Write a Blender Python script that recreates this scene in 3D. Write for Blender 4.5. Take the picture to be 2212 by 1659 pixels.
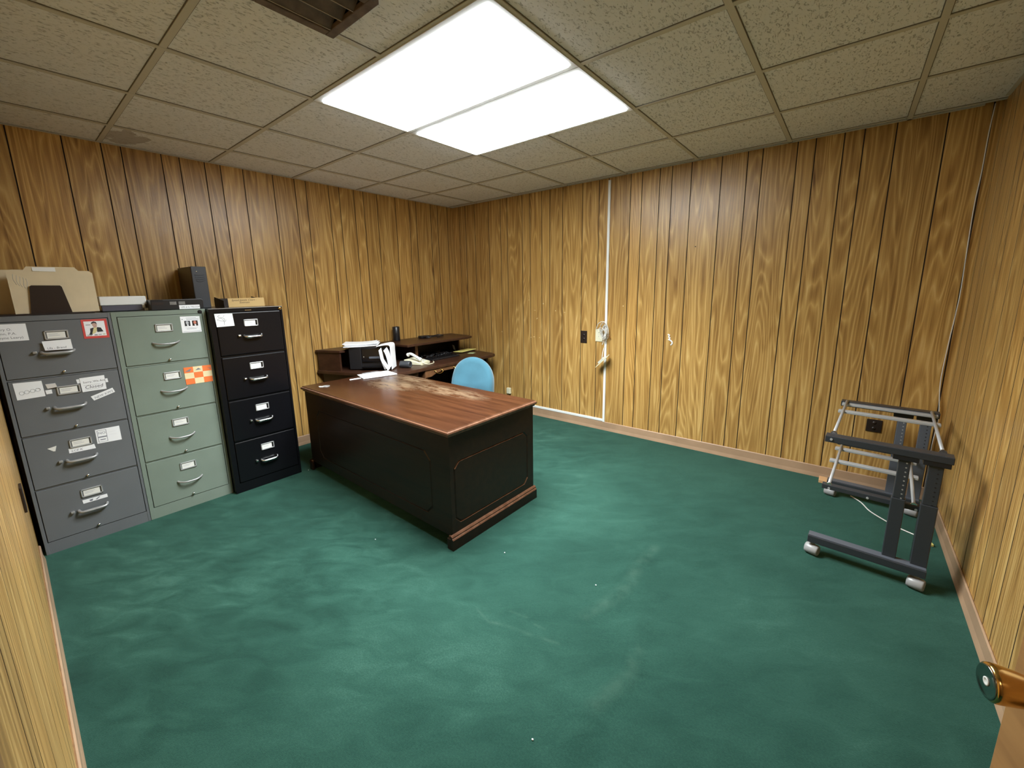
import bpy, bmesh, math, random
from mathutils import Vector, Matrix
S = bpy.context.scene
for o in list(bpy.data.objects): bpy.data.objects.remove(o)
C = S.collection
random.seed(7)
W, D, H = 4.465, 3.748, 2.402          # room: x 0..W along the back wall, y 0..-D along the left wall

# ---------------------------------------------------------------- camera, world, exposure
cd = bpy.data.cameras.new('camera'); cam = bpy.data.objects.new('camera', cd); C.objects.link(cam)
Rr = Vector((0.77901351, 0.6268111, -0.01567763)); Rd = Vector((0.10695218, -0.1574767, -0.98171397)); Rf = Vector((-0.61781808, 0.76309169, -0.18971529))
M = Matrix.Identity(4)
for i in range(3):
    M[i][0] = Rr[i]; M[i][1] = -Rd[i]; M[i][2] = -Rf[i]
M.translation = Vector((3.91583, -3.68246, 1.42982))
cam.matrix_world = M
cd.sensor_width = 36; cd.lens = 890.508 / 2212 * 36; cd.clip_start = 0.02
cd.shift_x = -4.648 / 2212; cd.shift_y = -34.76 / 2212
S.camera = cam
wd = bpy.data.worlds.new('world'); S.world = wd; wd.use_nodes = True
wd.node_tree.nodes['Background'].inputs[0].default_value = (0.5, 0.5, 0.55, 1); wd.node_tree.nodes['Background'].inputs[1].default_value = 0.02
vs = S.view_settings
vs.view_transform = 'Standard'; vs.look = 'None'; vs.gamma = 1; vs.use_curve_mapping = False
vs.exposure = 0.22
LAMP = 19.0                            # radiance of the troffer lenses
BEAM, SPREAD = 40.0, 122               # downward part of each troffer (prismatic lens): watts, degrees
HALL = 14.0

# ---------------------------------------------------------------- materials
def srgb(r, g, b):
    f = lambda c: (c / 255 / 12.92) if c / 255 <= .04045 else ((c / 255 + .055) / 1.055) ** 2.4
    return (f(r), f(g), f(b), 1)
def mat(name, col, rough=.5, metal=0, spec=.5, bump=0, bscale=200, var=0, vscale=8, emit=0, sheen=0, coat=0):
    m = bpy.data.materials.new(name); m.use_nodes = True
    nt = m.node_tree; b = nt.nodes['Principled BSDF']
    if len(col) == 3: col = (*col, 1)
    b.inputs['Base Color'].default_value = col; b.inputs['Roughness'].default_value = rough; b.inputs['Metallic'].default_value = metal
    b.inputs['Specular IOR Level'].default_value = spec
    if sheen: b.inputs['Sheen Weight'].default_value = sheen
    if coat: b.inputs['Coat Weight'].default_value = coat; b.inputs['Coat Roughness'].default_value = .12
    if emit:
        b.inputs['Emission Color'].default_value = col; b.inputs['Emission Strength'].default_value = emit
    if var or bump:
        tc = nt.nodes.new('ShaderNodeTexCoord')
    if var:
        n = nt.nodes.new('ShaderNodeTexNoise'); n.inputs['Scale'].default_value = vscale; n.inputs['Detail'].default_value = 4
        r = nt.nodes.new('ShaderNodeValToRGB')
        r.color_ramp.elements[0].position = .3; r.color_ramp.elements[1].position = .7
        r.color_ramp.elements[0].color = tuple(c * (1 - var) for c in col[:3]) + (1,)
        r.color_ramp.elements[1].color = tuple(min(1, c * (1 + var)) for c in col[:3]) + (1,)
        nt.links.new(tc.outputs['Object'], n.inputs['Vector']); nt.links.new(n.outputs['Fac'], r.inputs['Fac']); nt.links.new(r.outputs['Color'], b.inputs['Base Color'])
    if bump:
        n2 = nt.nodes.new('ShaderNodeTexNoise'); n2.inputs['Scale'].default_value = bscale
        bp = nt.nodes.new('ShaderNodeBump'); bp.inputs['Strength'].default_value = bump; bp.inputs['Distance'].default_value = .002
        nt.links.new(tc.outputs['Object'], n2.inputs['Vector']); nt.links.new(n2.outputs['Fac'], bp.inputs['Height']); nt.links.new(bp.outputs['Normal'], b.inputs['Normal'])
    return m
class NT:
    """small node helper"""
    def __init__(s, m): s.t = m.node_tree; s.b = s.t.nodes['Principled BSDF']
    def n(s, typ, **kw):
        x = s.t.nodes.new(typ)
        for k, v in kw.items():
            if k in x.inputs.keys() if hasattr(x.inputs, 'keys') else False: x.inputs[k].default_value = v
            else: setattr(x, k, v)
        return x
    def l(s, a, b): s.t.links.new(a, b)
    def math(s, op, a, b=None):
        x = s.t.nodes.new('ShaderNodeMath'); x.operation = op
        for i, v in enumerate((a, b)):
            if v is None: continue
            if isinstance(v, (int, float)): x.inputs[i].default_value = v
            else: s.l(v, x.inputs[i])
        return x.outputs[0]
    def noise(s, vec, scale, detail=2, rough=.5, dist=0):
        x = s.t.nodes.new('ShaderNodeTexNoise'); x.inputs['Scale'].default_value = scale; x.inputs['Detail'].default_value = detail
        x.inputs['Roughness'].default_value = rough; x.inputs['Distortion'].default_value = dist
        s.l(vec, x.inputs['Vector']); return x.outputs['Fac']
    def comb(s, *v):
        x = s.t.nodes.new('ShaderNodeCombineXYZ')
        for i, a in enumerate(v):
            if isinstance(a, (int, float)): x.inputs[i].default_value = a
            else: s.l(a, x.inputs[i])
        return x.outputs[0]
    def ramp(s, fac, els):
        x = s.t.nodes.new('ShaderNodeValToRGB'); cr = x.color_ramp
        while len(cr.elements) < len(els): cr.elements.new(.5)
        for e, (p, c) in zip(cr.elements, els):
            e.position = p; e.color = c if len(c) == 4 else (*c, 1)
        s.l(fac, x.inputs['Fac']); return x.outputs['Color']
    def mix(s, fac, a, b, mode='MIX'):
        x = s.t.nodes.new('ShaderNodeMix'); x.data_type = 'RGBA'; x.blend_type = mode
        for i, v in ((0, fac), (6, a), (7, b)):
            if isinstance(v, (int, float)): x.inputs[i].default_value = v
            elif isinstance(v, tuple): x.inputs[i].default_value = v
            else: s.l(v, x.inputs[i])
        return x.outputs[2]
    def bump(s, h, strength=.3, dist=.002):
        x = s.t.nodes.new('ShaderNodeBump'); x.inputs['Strength'].default_value = strength; x.inputs['Distance'].default_value = dist
        s.l(h, x.inputs['Height']); s.l(x.outputs[0], s.b.inputs['Normal'])
def panel_material():
    m = mat('wood_grain_panel', (.3, .17, .06), .33); k = NT(m)
    uv = k.n('ShaderNodeUVMap'); sp = k.n('ShaderNodeSeparateXYZ'); k.l(uv.outputs[0], sp.inputs[0])
    at = k.n('ShaderNodeAttribute', attribute_name='plank'); pl = at.outputs['Fac']
    u, v = sp.outputs[0], sp.outputs[1]
    uo = k.math('ADD', u, k.math('MULTIPLY', pl, 3.71)); vo = k.math('ADD', v, k.math('MULTIPLY', pl, 7.3))
    wob = k.noise(k.comb(k.math('MULTIPLY', uo, 6), k.math('MULTIPLY', vo, 1.2), 0.0), 1.0, 2)
    big = k.noise(k.comb(k.math('MULTIPLY', uo, 8.0), k.math('MULTIPLY', vo, .50), k.math('MULTIPLY', wob, .5)), 1.0, 1.2, .4, .15)
    fr = k.math('FRACT', k.math('MULTIPLY', big, 17))               # growth rings: contours of a stretched field
    tri = k.math('SUBTRACT', 1.0, k.math('ABSOLUTE', k.math('SUBTRACT', k.math('MULTIPLY', fr, 2.0), 1.0)))
    line = k.math('POWER', tri, 2.2)
    fine = k.noise(k.comb(k.math('MULTIPLY', uo, 210), k.math('MULTIPLY', vo, 5), 0.0), 1.0, 3, .65)
    mid = k.noise(k.comb(k.math('MULTIPLY', uo, 42), k.math('MULTIPLY', vo, 1.0), 3.0), 1.0, 4, .62)
    knot = k.noise(k.comb(k.math('MULTIPLY', uo, 11), k.math('MULTIPLY', vo, 2.4), 8.0), 1.0, 2)
    f = k.math('ADD', k.math('MULTIPLY', line, .20), k.math('MULTIPLY', fine, .26))
    f = k.math('ADD', f, k.math('MULTIPLY', mid, .62))
    f = k.math('SUBTRACT', f, k.math('MULTIPLY', k.math('MAXIMUM', k.math('SUBTRACT', knot, .66), 0.0), 1.4))
    col = k.ramp(f, [(.25, (.165, .076, .019)), (.42, (.375, .207, .057)), (.56, (.525, .318, .098)), (.75, (.70, .48, .19))])
    tint = k.ramp(pl, [(0, (.88, .86, .84)), (.5, (1, 1, 1)), (1, (1.1, 1.06, 1.0))])
    col = k.mix(1.0, col, tint, 'MULTIPLY')
    k.l(col, k.b.inputs['Base Color'])
    k.bump(k.math('ADD', fine, k.math('MULTIPLY', k.noise(k.comb(uo, v, 0.0), 9, 2), 1.5)), .22, .003)
    return m
def mahogany(name, c0, c1, rough=.3, worn=False):
    m = mat(name, c1, rough, spec=.38); k = NT(m)
    tc = k.n('ShaderNodeTexCoord'); sp = k.n('ShaderNodeSeparateXYZ'); k.l(tc.outputs['Object'], sp.inputs[0])
    x, y, z = sp.outputs
    g = k.noise(k.comb(k.math('MULTIPLY', x, 2.2), k.math('MULTIPLY', y, 26), k.math('MULTIPLY', z, 26)), 1.0, 4, .6, .4)
    col = k.ramp(g, [(.3, c0), (.7, c1)])
    if worn:
        # pale rubbed patches in the finish of the desk top
        def spot(cx, cy, sx, sy):
            dx = k.math('DIVIDE', k.math('SUBTRACT', x, cx), sx); dy = k.math('DIVIDE', k.math('SUBTRACT', y, cy), sy)
            return k.math('SUBTRACT', 1.0, k.math('ADD', k.math('MULTIPLY', dx, dx), k.math('MULTIPLY', dy, dy)))
        s = spot(-.32, .10, .30, .17)
        s = k.math('MAXIMUM', s, spot(-.38, .30, .34, .085))
        s = k.math('MAXIMUM', s, k.math('SUBTRACT', spot(.16, .20, .50, .13), .25))
        nz = k.noise(k.comb(k.math('MULTIPLY', x, 7), k.math('MULTIPLY', y, 24), 0.0), 1.0, 8, .72)
        f = k.math('MULTIPLY', k.math('MAXIMUM', k.math('ADD', s, .15), 0.0), k.math('MAXIMUM', k.math('MULTIPLY', k.math('SUBTRACT', nz, .40), 3.2), 0.0))
        f = k.math('MINIMUM', k.math('MAXIMUM', f, 0.0), .62)
        col = k.mix(f, col, (.24, .17, .10, 1))
        sc = k.noise(k.comb(k.math('MULTIPLY', x, 13), k.math('MULTIPLY', y, 60), 0.0), 1.0, 3, .6)
        col = k.mix(k.math('MULTIPLY', k.math('GREATER_THAN', sc, .76), .35), col, (.32, .22, .14, 1))
        k.l(k.math('ADD', k.math('MULTIPLY', f, .3), rough), k.b.inputs['Roughness'])
    k.l(col, k.b.inputs['Base Color'])
    return m
def carpet_material():
    m = mat('green_carpet', (.03, .12, .085), .95, spec=.1, sheen=.55); k = NT(m)
    k.b.inputs['Sheen Tint'].default_value = (.35, .8, .65, 1); k.b.inputs['Sheen Roughness'].default_value = .35
    tc = k.n('ShaderNodeTexCoord'); sp = k.n('ShaderNodeSeparateXYZ'); k.l(tc.outputs['Object'], sp.inputs[0]); x, y, z = sp.outputs
    rx = k.math('ADD', k.math('MULTIPLY', x, .8), k.math('MULTIPLY', y, .6)); ry = k.math('SUBTRACT', k.math('MULTIPLY', y, .8), k.math('MULTIPLY', x, .6))
    v1 = k.comb(k.math('MULTIPLY', rx, 5.5), k.math('MULTIPLY', ry, 12), 0.0)
    n1 = k.noise(v1, 1.0, 5, .58, .7)
    n2 = k.noise(k.comb(k.math('MULTIPLY', x, 1.3), k.math('MULTIPLY', y, 1.3), 4.0), 1.0, 3)
    n3 = k.noise(tc.outputs['Object'], 150, 3, .75)
    tramp = k.math('MINIMUM', k.math('MAXIMUM', k.math('MULTIPLY', k.math('SUBTRACT', 2.7, x), .45), 0.0), .40)   # more trodden by the cabinets
    f = k.math('ADD', k.math('ADD', k.math('MULTIPLY', k.math('SUBTRACT', n1, .5), k.math('ADD', tramp, .34)), .31), k.math('ADD', k.math('MULTIPLY', n2, .50), k.math('MULTIPLY', n3, .42)))
    col = k.ramp(f, [(.54, (.0075, .029, .0215)), (.72, (.0128, .0455, .034)), (.86, (.020, .0635, .0475)), (1.02, (.036, .095, .073))])
    # pale crushed-pile scuffs, and ridge crests coloured lighter as painted highlights
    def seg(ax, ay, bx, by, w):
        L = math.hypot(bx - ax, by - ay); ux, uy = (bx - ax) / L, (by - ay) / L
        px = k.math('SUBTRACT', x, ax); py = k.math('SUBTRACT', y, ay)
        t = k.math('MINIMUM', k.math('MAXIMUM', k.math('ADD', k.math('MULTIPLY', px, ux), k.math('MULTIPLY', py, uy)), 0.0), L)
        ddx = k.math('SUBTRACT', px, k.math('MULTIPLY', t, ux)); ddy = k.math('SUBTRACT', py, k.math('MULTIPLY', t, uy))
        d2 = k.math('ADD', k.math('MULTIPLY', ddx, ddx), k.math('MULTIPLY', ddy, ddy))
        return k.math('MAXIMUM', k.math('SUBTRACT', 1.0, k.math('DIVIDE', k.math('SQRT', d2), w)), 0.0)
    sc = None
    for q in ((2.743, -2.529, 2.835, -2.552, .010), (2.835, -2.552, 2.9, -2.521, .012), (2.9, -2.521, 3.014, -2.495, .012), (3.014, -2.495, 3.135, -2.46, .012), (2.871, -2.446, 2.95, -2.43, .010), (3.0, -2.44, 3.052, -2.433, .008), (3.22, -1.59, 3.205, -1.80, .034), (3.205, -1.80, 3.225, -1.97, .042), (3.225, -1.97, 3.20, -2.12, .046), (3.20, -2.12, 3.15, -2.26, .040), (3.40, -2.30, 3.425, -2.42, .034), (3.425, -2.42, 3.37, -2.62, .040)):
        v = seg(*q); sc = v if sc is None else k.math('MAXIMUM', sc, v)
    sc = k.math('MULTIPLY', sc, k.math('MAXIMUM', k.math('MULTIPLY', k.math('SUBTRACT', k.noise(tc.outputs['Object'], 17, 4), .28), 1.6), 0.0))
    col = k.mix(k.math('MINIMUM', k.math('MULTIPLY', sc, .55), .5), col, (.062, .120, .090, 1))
    k.l(col, k.b.inputs['Base Color'])
    k.bump(k.math('ADD', k.noise(tc.outputs['Object'], 420, 2), k.math('MULTIPLY', n1, .8)), .5, .004)
    return m
def ceiling_material():
    m = mat('fissured_ceiling_tile', (.5, .45, .37), .95, spec=.2); k = NT(m)
    tc = k.n('ShaderNodeTexCoord'); sp = k.n('ShaderNodeSeparateXYZ'); k.l(tc.outputs['Object'], sp.inputs[0]); x, y, z = sp.outputs
    v = k.comb(k.math('MULTIPLY', x, 105), k.math('MULTIPLY', y, 42), 0.0)
    n = k.noise(v, 1.0, 2, .55, 1.2)
    fis = k.ramp(n, [(.0, (0, 0, 0)), (.34, (0, 0, 0)), (.42, (1, 1, 1))])
    pin = k.noise(tc.outputs['Object'], 300, 2)
    col = k.mix(fis, (.50, .51, .525, 1), (.90, .92, .955, 1))
    col = k.mix(k.math('MULTIPLY', pin, .25), col, (.78, .79, .81, 1))
    # brown water stain by the left wall
    dx = k.math('DIVIDE', k.math('SUBTRACT', x, .24), .22); dy = k.math('DIVIDE', k.math('SUBTRACT', y, -3.0), .13)
    r2 = k.math('ADD', k.math('MULTIPLY', dx, dx), k.math('MULTIPLY', dy, dy))
    st = k.math('LESS_THAN', k.math('ADD', r2, k.math('MULTIPLY', k.noise(tc.outputs['Object'], 7, 4), 3.0)), 2.1)
    col = k.mix(k.math('MULTIPLY', st, .42), col, (.20, .13, .085, 1))
    k.l(col, k.b.inputs['Base Color']); k.bump(fis, .7, .004)
    return m
MM = dict(
    panel=panel_material(), groove=mat('panel_groove', (.022, .011, .006), .7), carpet=carpet_material(), tile=ceiling_material(),
    tbar=mat('ceiling_grid', (.62, .60, .54), .6), gap=mat('tile_gap_shadow', (.16, .14, .11), .9), dark=mat('dark_void', (.012, .010, .009), .9),
    base=mat('vinyl_baseboard', (.38, .245, .15), .42, var=.12, vscale=5, bump=.1, bscale=40),
    desk=mahogany('dark_mahogany', (.014, .0062, .003), (.026, .0115, .0055), .38), top=mahogany('worn_mahogany_top', (.022, .0070, .0032), (.058, .0205, .0085), .25, True),
    cred=mahogany('credenza_wood', (.030, .012, .007), (.062, .026, .014), .34), drawer=mahogany('drawer_wood', (.10, .042, .018), (.17, .08, .035), .4),
    edge=mahogany('worn_highlit_edge', (.085, .036, .019), (.16, .078, .046), .22),
    grey=mat('grey_cabinet_paint', (.140, .150, .160), .42, bump=.12, bscale=260, var=.04), green=mat('green_cabinet_paint', (.195, .243, .202), .42, bump=.12, bscale=260, var=.04),
    black=mat('black_cabinet_paint', (.0045, .0045, .006), .26, spec=.35, bump=.05, bscale=300), seam=mat('drawer_seam', (.012, .012, .012), .8),
    chrome=mat('chrome', (.78, .78, .77), .18, 1), alum=mat('brushed_aluminium', (.46, .47, .48), .45, .35), frames=mat('satin_label_frame', (.52, .53, .54), .35, .45), kface=mat('dark_knob_face', (.22, .215, .20), .22, 1), brass=mat('polished_brass', (.72, .47, .17), .16, 1, var=.05),
    steel=mat('satin_steel', (.42, .42, .42), .38, .55), paper=mat('white_paper', (.87, .89, .92), .8), card=mat('label_card', (.78, .78, .74), .7), ink=mat('ink', (.03, .03, .04), .8), greyink=mat('grey_ink', (.20, .21, .25), .8), print=mat('dark_print', (.09, .09, .11), .8),
    pencil=mat('faint_print', (.5, .52, .55), .8), red=mat('red_border', (.62, .07, .06), .6), orange=mat('orange_check', (.85, .20, .05), .6), cream=mat('cream_check', (.82, .70, .42), .6),
    skin=mat('printed_skin', (.55, .36, .30), .7), skin2=mat('printed_red_face', (.62, .22, .15), .7), yellow=mat('yellow_paper', (.78, .70, .22), .7), jacket=mat('printed_dark_jacket', (.03, .03, .035), .7), shirt=mat('printed_yellow_shirt', (.72, .66, .35), .7),
    manila=mat('manila', (.66, .55, .36), .75, var=.05, vscale=12), manila2=mat('manila_envelope', (.60, .41, .17), .7), rack=mat('dark_brown_metal', (.020, .011, .008), .4),
    plastic=mat('black_plastic', (.012, .012, .014), .35), plastic2=mat('charcoal_plastic', (.035, .038, .045), .42, bump=.05), gloss=mat('glossy_black', (.006, .006, .007), .08), white=mat('white_plastic', (.78, .79, .77), .4), ivory=mat('ivory_plastic', (.72, .69, .50), .4),
    smoke=mat('smoky_clear_plastic', (.10, .10, .13), .15), blue=mat('blue_fabric', (.050, .140, .190), .95, spec=.15, bump=.3, bscale=500, var=.08, sheen=.35), tan=mat('tan_wood', (.62, .36, .17), .6),
    stand=mat('charcoal_powder_coat', (.030, .034, .040), .36, bump=.1, bscale=400), stand2=mat('slate_grey_metal', (.085, .095, .115), .4), cable=mat('white_cable', (.75, .73, .68), .5), gcable=mat('grey_cable', (.42, .41, .38), .5), copper=mat('copper_wire', (.6, .28, .12), .4, 1),
    rust=mat('brown_vent_paint', (.135, .10, .085), .55, var=.35, vscale=22), door=mahogany('door_wood', (.27, .13, .045), (.40, .21, .075), .35), vslat=mat('vent_slat_edge', (.30, .27, .24), .4),
    lens=mat('lit_diffuser', (.93, .985, 1.0), .5, emit=LAMP), frame=mat('white_fixture_frame', (.72, .73, .72), .4), hallw=mat('hall_wall_paint', (.55, .42, .28), .7), halll=mat('hall_lamp', (1, .72, .45), .5, emit=HALL), glass=mat('phone_grey', (.55, .55, .50), .4),
    noteg=mat('pale_green_note', (.45, .55, .28), .7), caster=mat('grey_caster', (.30, .30, .30), .3),
)

# ---------------------------------------------------------------- mesh helpers
def bm_(): return bmesh.new()
def face(bm, pts, mi=0):
    f = bm.faces.new([bm.verts.new(p) for p in pts]); f.material_index = mi; return f
def box(bm, a, b, mi=0, bev=0, seg=2, M=None):
    x0, x1 = sorted((a[0], b[0])); y0, y1 = sorted((a[1], b[1])); z0, z1 = sorted((a[2], b[2]))
    v = [bm.verts.new((x, y, z)) for z in (z0, z1) for y in (y0, y1) for x in (x0, x1)]
    fs = [bm.faces.new([v[i] for i in q]) for q in ((0, 2, 3, 1), (4, 5, 7, 6), (0, 1, 5, 4), (2, 6, 7, 3), (0, 4, 6, 2), (1, 3, 7, 5))]
    for f in fs: f.material_index = mi
    if M is not None: bmesh.ops.transform(bm, matrix=M, verts=v)
    if bev:
        es = list({e for f in fs for e in f.edges})
        r = bmesh.ops.bevel(bm, geom=es, offset=bev, segments=seg, affect='EDGES', profile=.5)
        for f in r['faces']: f.material_index = mi
def prism(bm, poly, lo, hi, axis='z', mi=0, bev=0):
    def P(p, h):
        return {'z': (p[0], p[1], h), 'y': (p[0], h, p[1]), 'x': (h, p[0], p[1])}[axis]
    a = [bm.verts.new(P(p, lo)) for p in poly]; b = [bm.verts.new(P(p, hi)) for p in poly]
    fs = [bm.faces.new(a), bm.faces.new(b[::-1])]
    n = len(poly)
    for i in range(n): fs.append(bm.faces.new((a[i], b[i], b[(i + 1) % n], a[(i + 1) % n])))
    for f in fs: f.material_index = mi
    bmesh.ops.recalc_face_normals(bm, faces=fs)
    if bev:
        es = list({e for f in fs[:2] for e in f.edges})
        r = bmesh.ops.bevel(bm, geom=es, offset=bev, segments=2, affect='EDGES', profile=.5)
        for f in r['faces']: f.material_index = mi
def frame_of(d):
    d = d.normalized(); up = Vector((0, 0, 1)) if abs(d.z) < .95 else Vector((1, 0, 0))
    a = d.cross(up).normalized(); return a, a.cross(d).normalized()
def tube(bm, pts, r, seg=8, mi=0, cap=True):
    pts = [Vector(p) for p in pts]; rings = []; pa = None
    for i, p in enumerate(pts):
        d = (pts[min(i + 1, len(pts) - 1)] - pts[max(i - 1, 0)])
        if d.length < 1e-9: d = Vector((0, 0, 1))
        if pa is None: a, b = frame_of(d)
        else:
            d = d.normalized(); a = (pa - d * pa.dot(d))
            a = a.normalized() if a.length > 1e-6 else frame_of(d)[0]
            b = a.cross(d).normalized()
        pa = a
        rr = r[i] if isinstance(r, (list, tuple)) else r
        rings.append([bm.verts.new(p + (a * math.cos(t) + b * math.sin(t)) * rr) for t in (2 * math.pi * j / seg for j in range(seg))])
    for A, B in zip(rings, rings[1:]):
        for j in range(seg):
            f = bm.faces.new((A[j], A[(j + 1) % seg], B[(j + 1) % seg], B[j])); f.material_index = mi; f.smooth = True
    if cap:
        for R in (rings[0][::-1], rings[-1]):
            f = bm.faces.new(R); f.material_index = mi
def cyl(bm, p0, p1, r, seg=20, mi=0): tube(bm, [p0, p1], r, seg, mi)
def lathe(bm, prof, o, d, seg=24, mi=0):
    """prof: (radius, distance along d) pairs"""
    d = Vector(d).normalized(); a, b = frame_of(d); o = Vector(o); rings = []
    for r, h in prof:
        rings.append([bm.verts.new(o + d * h + (a * math.cos(t) + b * math.sin(t)) * max(r, 1e-4)) for t in (2 * math.pi * j / seg for j in range(seg))])
    for A, B in zip(rings, rings[1:]):
        for j in range(seg):
            f = bm.faces.new((A[j], A[(j + 1) % seg], B[(j + 1) % seg], B[j])); f.material_index = mi; f.smooth = True
    for R in (rings[0][::-1], rings[-1]):
        f = bm.faces.new(R); f.material_index = mi
def ball(bm, c, r, mi=0, sc=(1, 1, 1)):
    q = bmesh.ops.create_uvsphere(bm, u_segments=14, v_segments=8, radius=r)
    for v in q['verts']: v.co = Vector((v.co.x * sc[0] + c[0], v.co.y * sc[1] + c[1], v.co.z * sc[2] + c[2]))
    for f in {f for v in q['verts'] for f in v.link_faces}: f.material_index = mi; f.smooth = True
def smooth_pts(pts, n=6):
    pts = [Vector(p) for p in pts]; out = []
    for i in range(len(pts) - 1):
        p0, p1, p2, p3 = pts[max(i - 1, 0)], pts[i], pts[i + 1], pts[min(i + 2, len(pts) - 1)]
        for k in range(n):
            t = k / n
            out.append(.5 * ((2 * p1) + (p2 - p0) * t + (2 * p0 - 5 * p1 + 4 * p2 - p3) * t * t + (3 * p1 - p0 - 3 * p2 + p3) * t ** 3))
    out.append(pts[-1]); return out
def mk(name, bm, mats, parent=None, root=None):
    """link ONE mesh object; root: the thing's Empty, whose frame the world-space mesh is moved into"""
    me = bpy.data.meshes.new(name); 
    bmesh.ops.recalc_face_normals(bm, faces=bm.faces[:])
    if root is not None: bmesh.ops.transform(bm, matrix=root.matrix_basis.inverted(), verts=bm.verts[:])
    bm.to_mesh(me); bm.free()
    for m in (mats if isinstance(mats, (list, tuple)) else [mats]): me.materials.append(MM[m] if isinstance(m, str) else m)
    o = bpy.data.objects.new(name, me); C.objects.link(o)
    if parent is not None: o.parent = parent
    elif root is not None: o.parent = root
    return o
def tag(o, label=None, cat=None, group=None, kind=None):
    for k, v in (('label', label), ('category', cat), ('group', group), ('kind', kind)):
        if v: o[k] = v
    return o
def thing(name, loc, label, cat, group=None, rz=0):
    o = bpy.data.objects.new(name, None); C.objects.link(o); o.empty_display_size = .1
    o.location = loc; o.rotation_euler = (0, 0, rz)
    o.matrix_basis = Matrix.Translation(Vector(loc)) @ Matrix.Rotation(rz, 4, 'Z')
    return tag(o, label, cat, group)
def solo(name, bm, mats, label, cat, group=None):
    """a thing that is one mesh: its origin goes to the middle of its base"""
    xs = [v.co for v in bm.verts]
    c = Vector(((min(v.x for v in xs) + max(v.x for v in xs)) / 2, (min(v.y for v in xs) + max(v.y for v in xs)) / 2, min(v.z for v in xs)))
    for v in bm.verts: v.co -= c
    o = mk(name, bm, mats); o.location = c
    return tag(o, label, cat, group)
def struct(name, bm, mats, parent=None):
    o = mk(name, bm, mats, parent)
    if parent is None: o['kind'] = 'structure'
    return o
FONT = {}
def lettering(bm, s, size, o, right, up, mi=0, align='LEFT', shear=0):
    """adds the outline of a text to bm, lying in the plane right/up at o"""
    key = (s, align, shear)
    if key not in FONT:
        cu = bpy.data.curves.new('t', 'FONT'); cu.body = s; cu.align_x = align; cu.shear = shear; cu.resolution_u = 2
        ob = bpy.data.objects.new('t', cu); C.objects.link(ob)
        dg = bpy.context.evaluated_depsgraph_get(); me = bpy.data.meshes.new_from_object(ob.evaluated_get(dg))
        FONT[key] = ([v.co.copy() for v in me.vertices], [tuple(p.vertices) for p in me.polygons])
        bpy.data.objects.remove(ob); bpy.data.curves.remove(cu); bpy.data.meshes.remove(me)
    vs_, ps = FONT[key]; o, right, up = Vector(o), Vector(right), Vector(up)
    nv = [bm.verts.new(o + right * v.x * size + up * v.y * size) for v in vs_]
    for p in ps:
        try:
            f = bm.faces.new([nv[i] for i in p]); f.material_index = mi
        except ValueError: pass
YR, ZU, XR = (0, 1, 0), (0, 0, 1), (1, 0, 0)

# ---------------------------------------------------------------- the room
OFF = [0, .103, .256, .358, .512, .735, .912, 1.008]
def grooves(base, lo, hi):
    g = []
    for k in range(-5, 6):
        g += [base + k * 1.2192 + o for o in OFF]
    return sorted(v for v in g if lo + .012 < v < hi - .012)
def panelled(name, to3, inw, gs, lo, hi, z0, z1, off=0, cut=None):
    """one wall of grooved panelling; to3(a, z, depth) gives the point; real V grooves"""
    bm = bm_(); uvl = bm.loops.layers.uv.new('UVMap'); pk = bm.faces.layers.float.new('plank')
    ed = [lo] + gs + [hi]; hw, dp = .0032, .004
    rnd = random.Random(name)
    def quad(a0, a1, d0, d1, mi, pv, zz0, zz1):
        f = face(bm, [to3(a0, zz0, d0), to3(a1, zz0, d1), to3(a1, zz1, d1), to3(a0, zz1, d0)], mi)
        f[pk] = pv
        for l, (a, z) in zip(f.loops, ((a0, zz0), (a1, zz0), (a1, zz1), (a0, zz1))): l[uvl].uv = (a + off, z)
    for i in range(len(ed) - 1):
        a = ed[i] + (hw if i else 0); b = ed[i + 1] - (hw if i < len(ed) - 2 else 0); pv = rnd.random()
        pieces = [(a, b, z0, z1)]
        if cut:
            c0, c1, ch = cut; pieces = []
            if a < c0: pieces.append((a, min(b, c0), z0, z1))
            if b > c1: pieces.append((max(a, c1), b, z0, z1))
            if b > c0 and a < c1: pieces.append((max(a, c0), min(b, c1), ch, z1))
        for (p, q, s, t) in pieces: quad(p, q, 0, 0, 0, pv, s, t)
        if i < len(ed) - 2:
            g = ed[i + 1]; zs = z0 if not (cut and cut[0] < g < cut[1]) else cut[2]
            quad(g - hw, g, 0, dp, 1, 0, zs, z1); quad(g, g + hw, dp, 0, 1, 0, zs, z1)
    me = bpy.data.meshes.new(name); bm.to_mesh(me); bm.free()
    me.materials.append(MM['panel']); me.materials.append(MM['groove'])
    o = bpy.data.objects.new(name, me); C.objects.link(o); o['kind'] = 'structure'
    return o
wall_left = panelled('wall_left', lambda a, z, d: (-d, a, z), 1, grooves(-2.786, -D, 0), -D, 0, 0, H + .12)
wall_back = panelled('wall_back', lambda a, z, d: (a, d, z), 1, grooves(2.297, 0, W), 0, W, 0, H + .12, 20)
wall_right = panelled('wall_right', lambda a, z, d: (W + d, a, z), 1, grooves(-.30, -D, 0), -D, 0, 0, H + .12, 40)
DX0, DX1, DH = 3.49, 4.385, 2.05       # doorway in the front wall, where the picture is taken
wall_front = panelled('wall_front', lambda a, z, d: (a, -D - d, z), 1, grooves(.9, 0, W), 0, W, 0, H + .12, 60, (DX0, DX1, DH))
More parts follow.
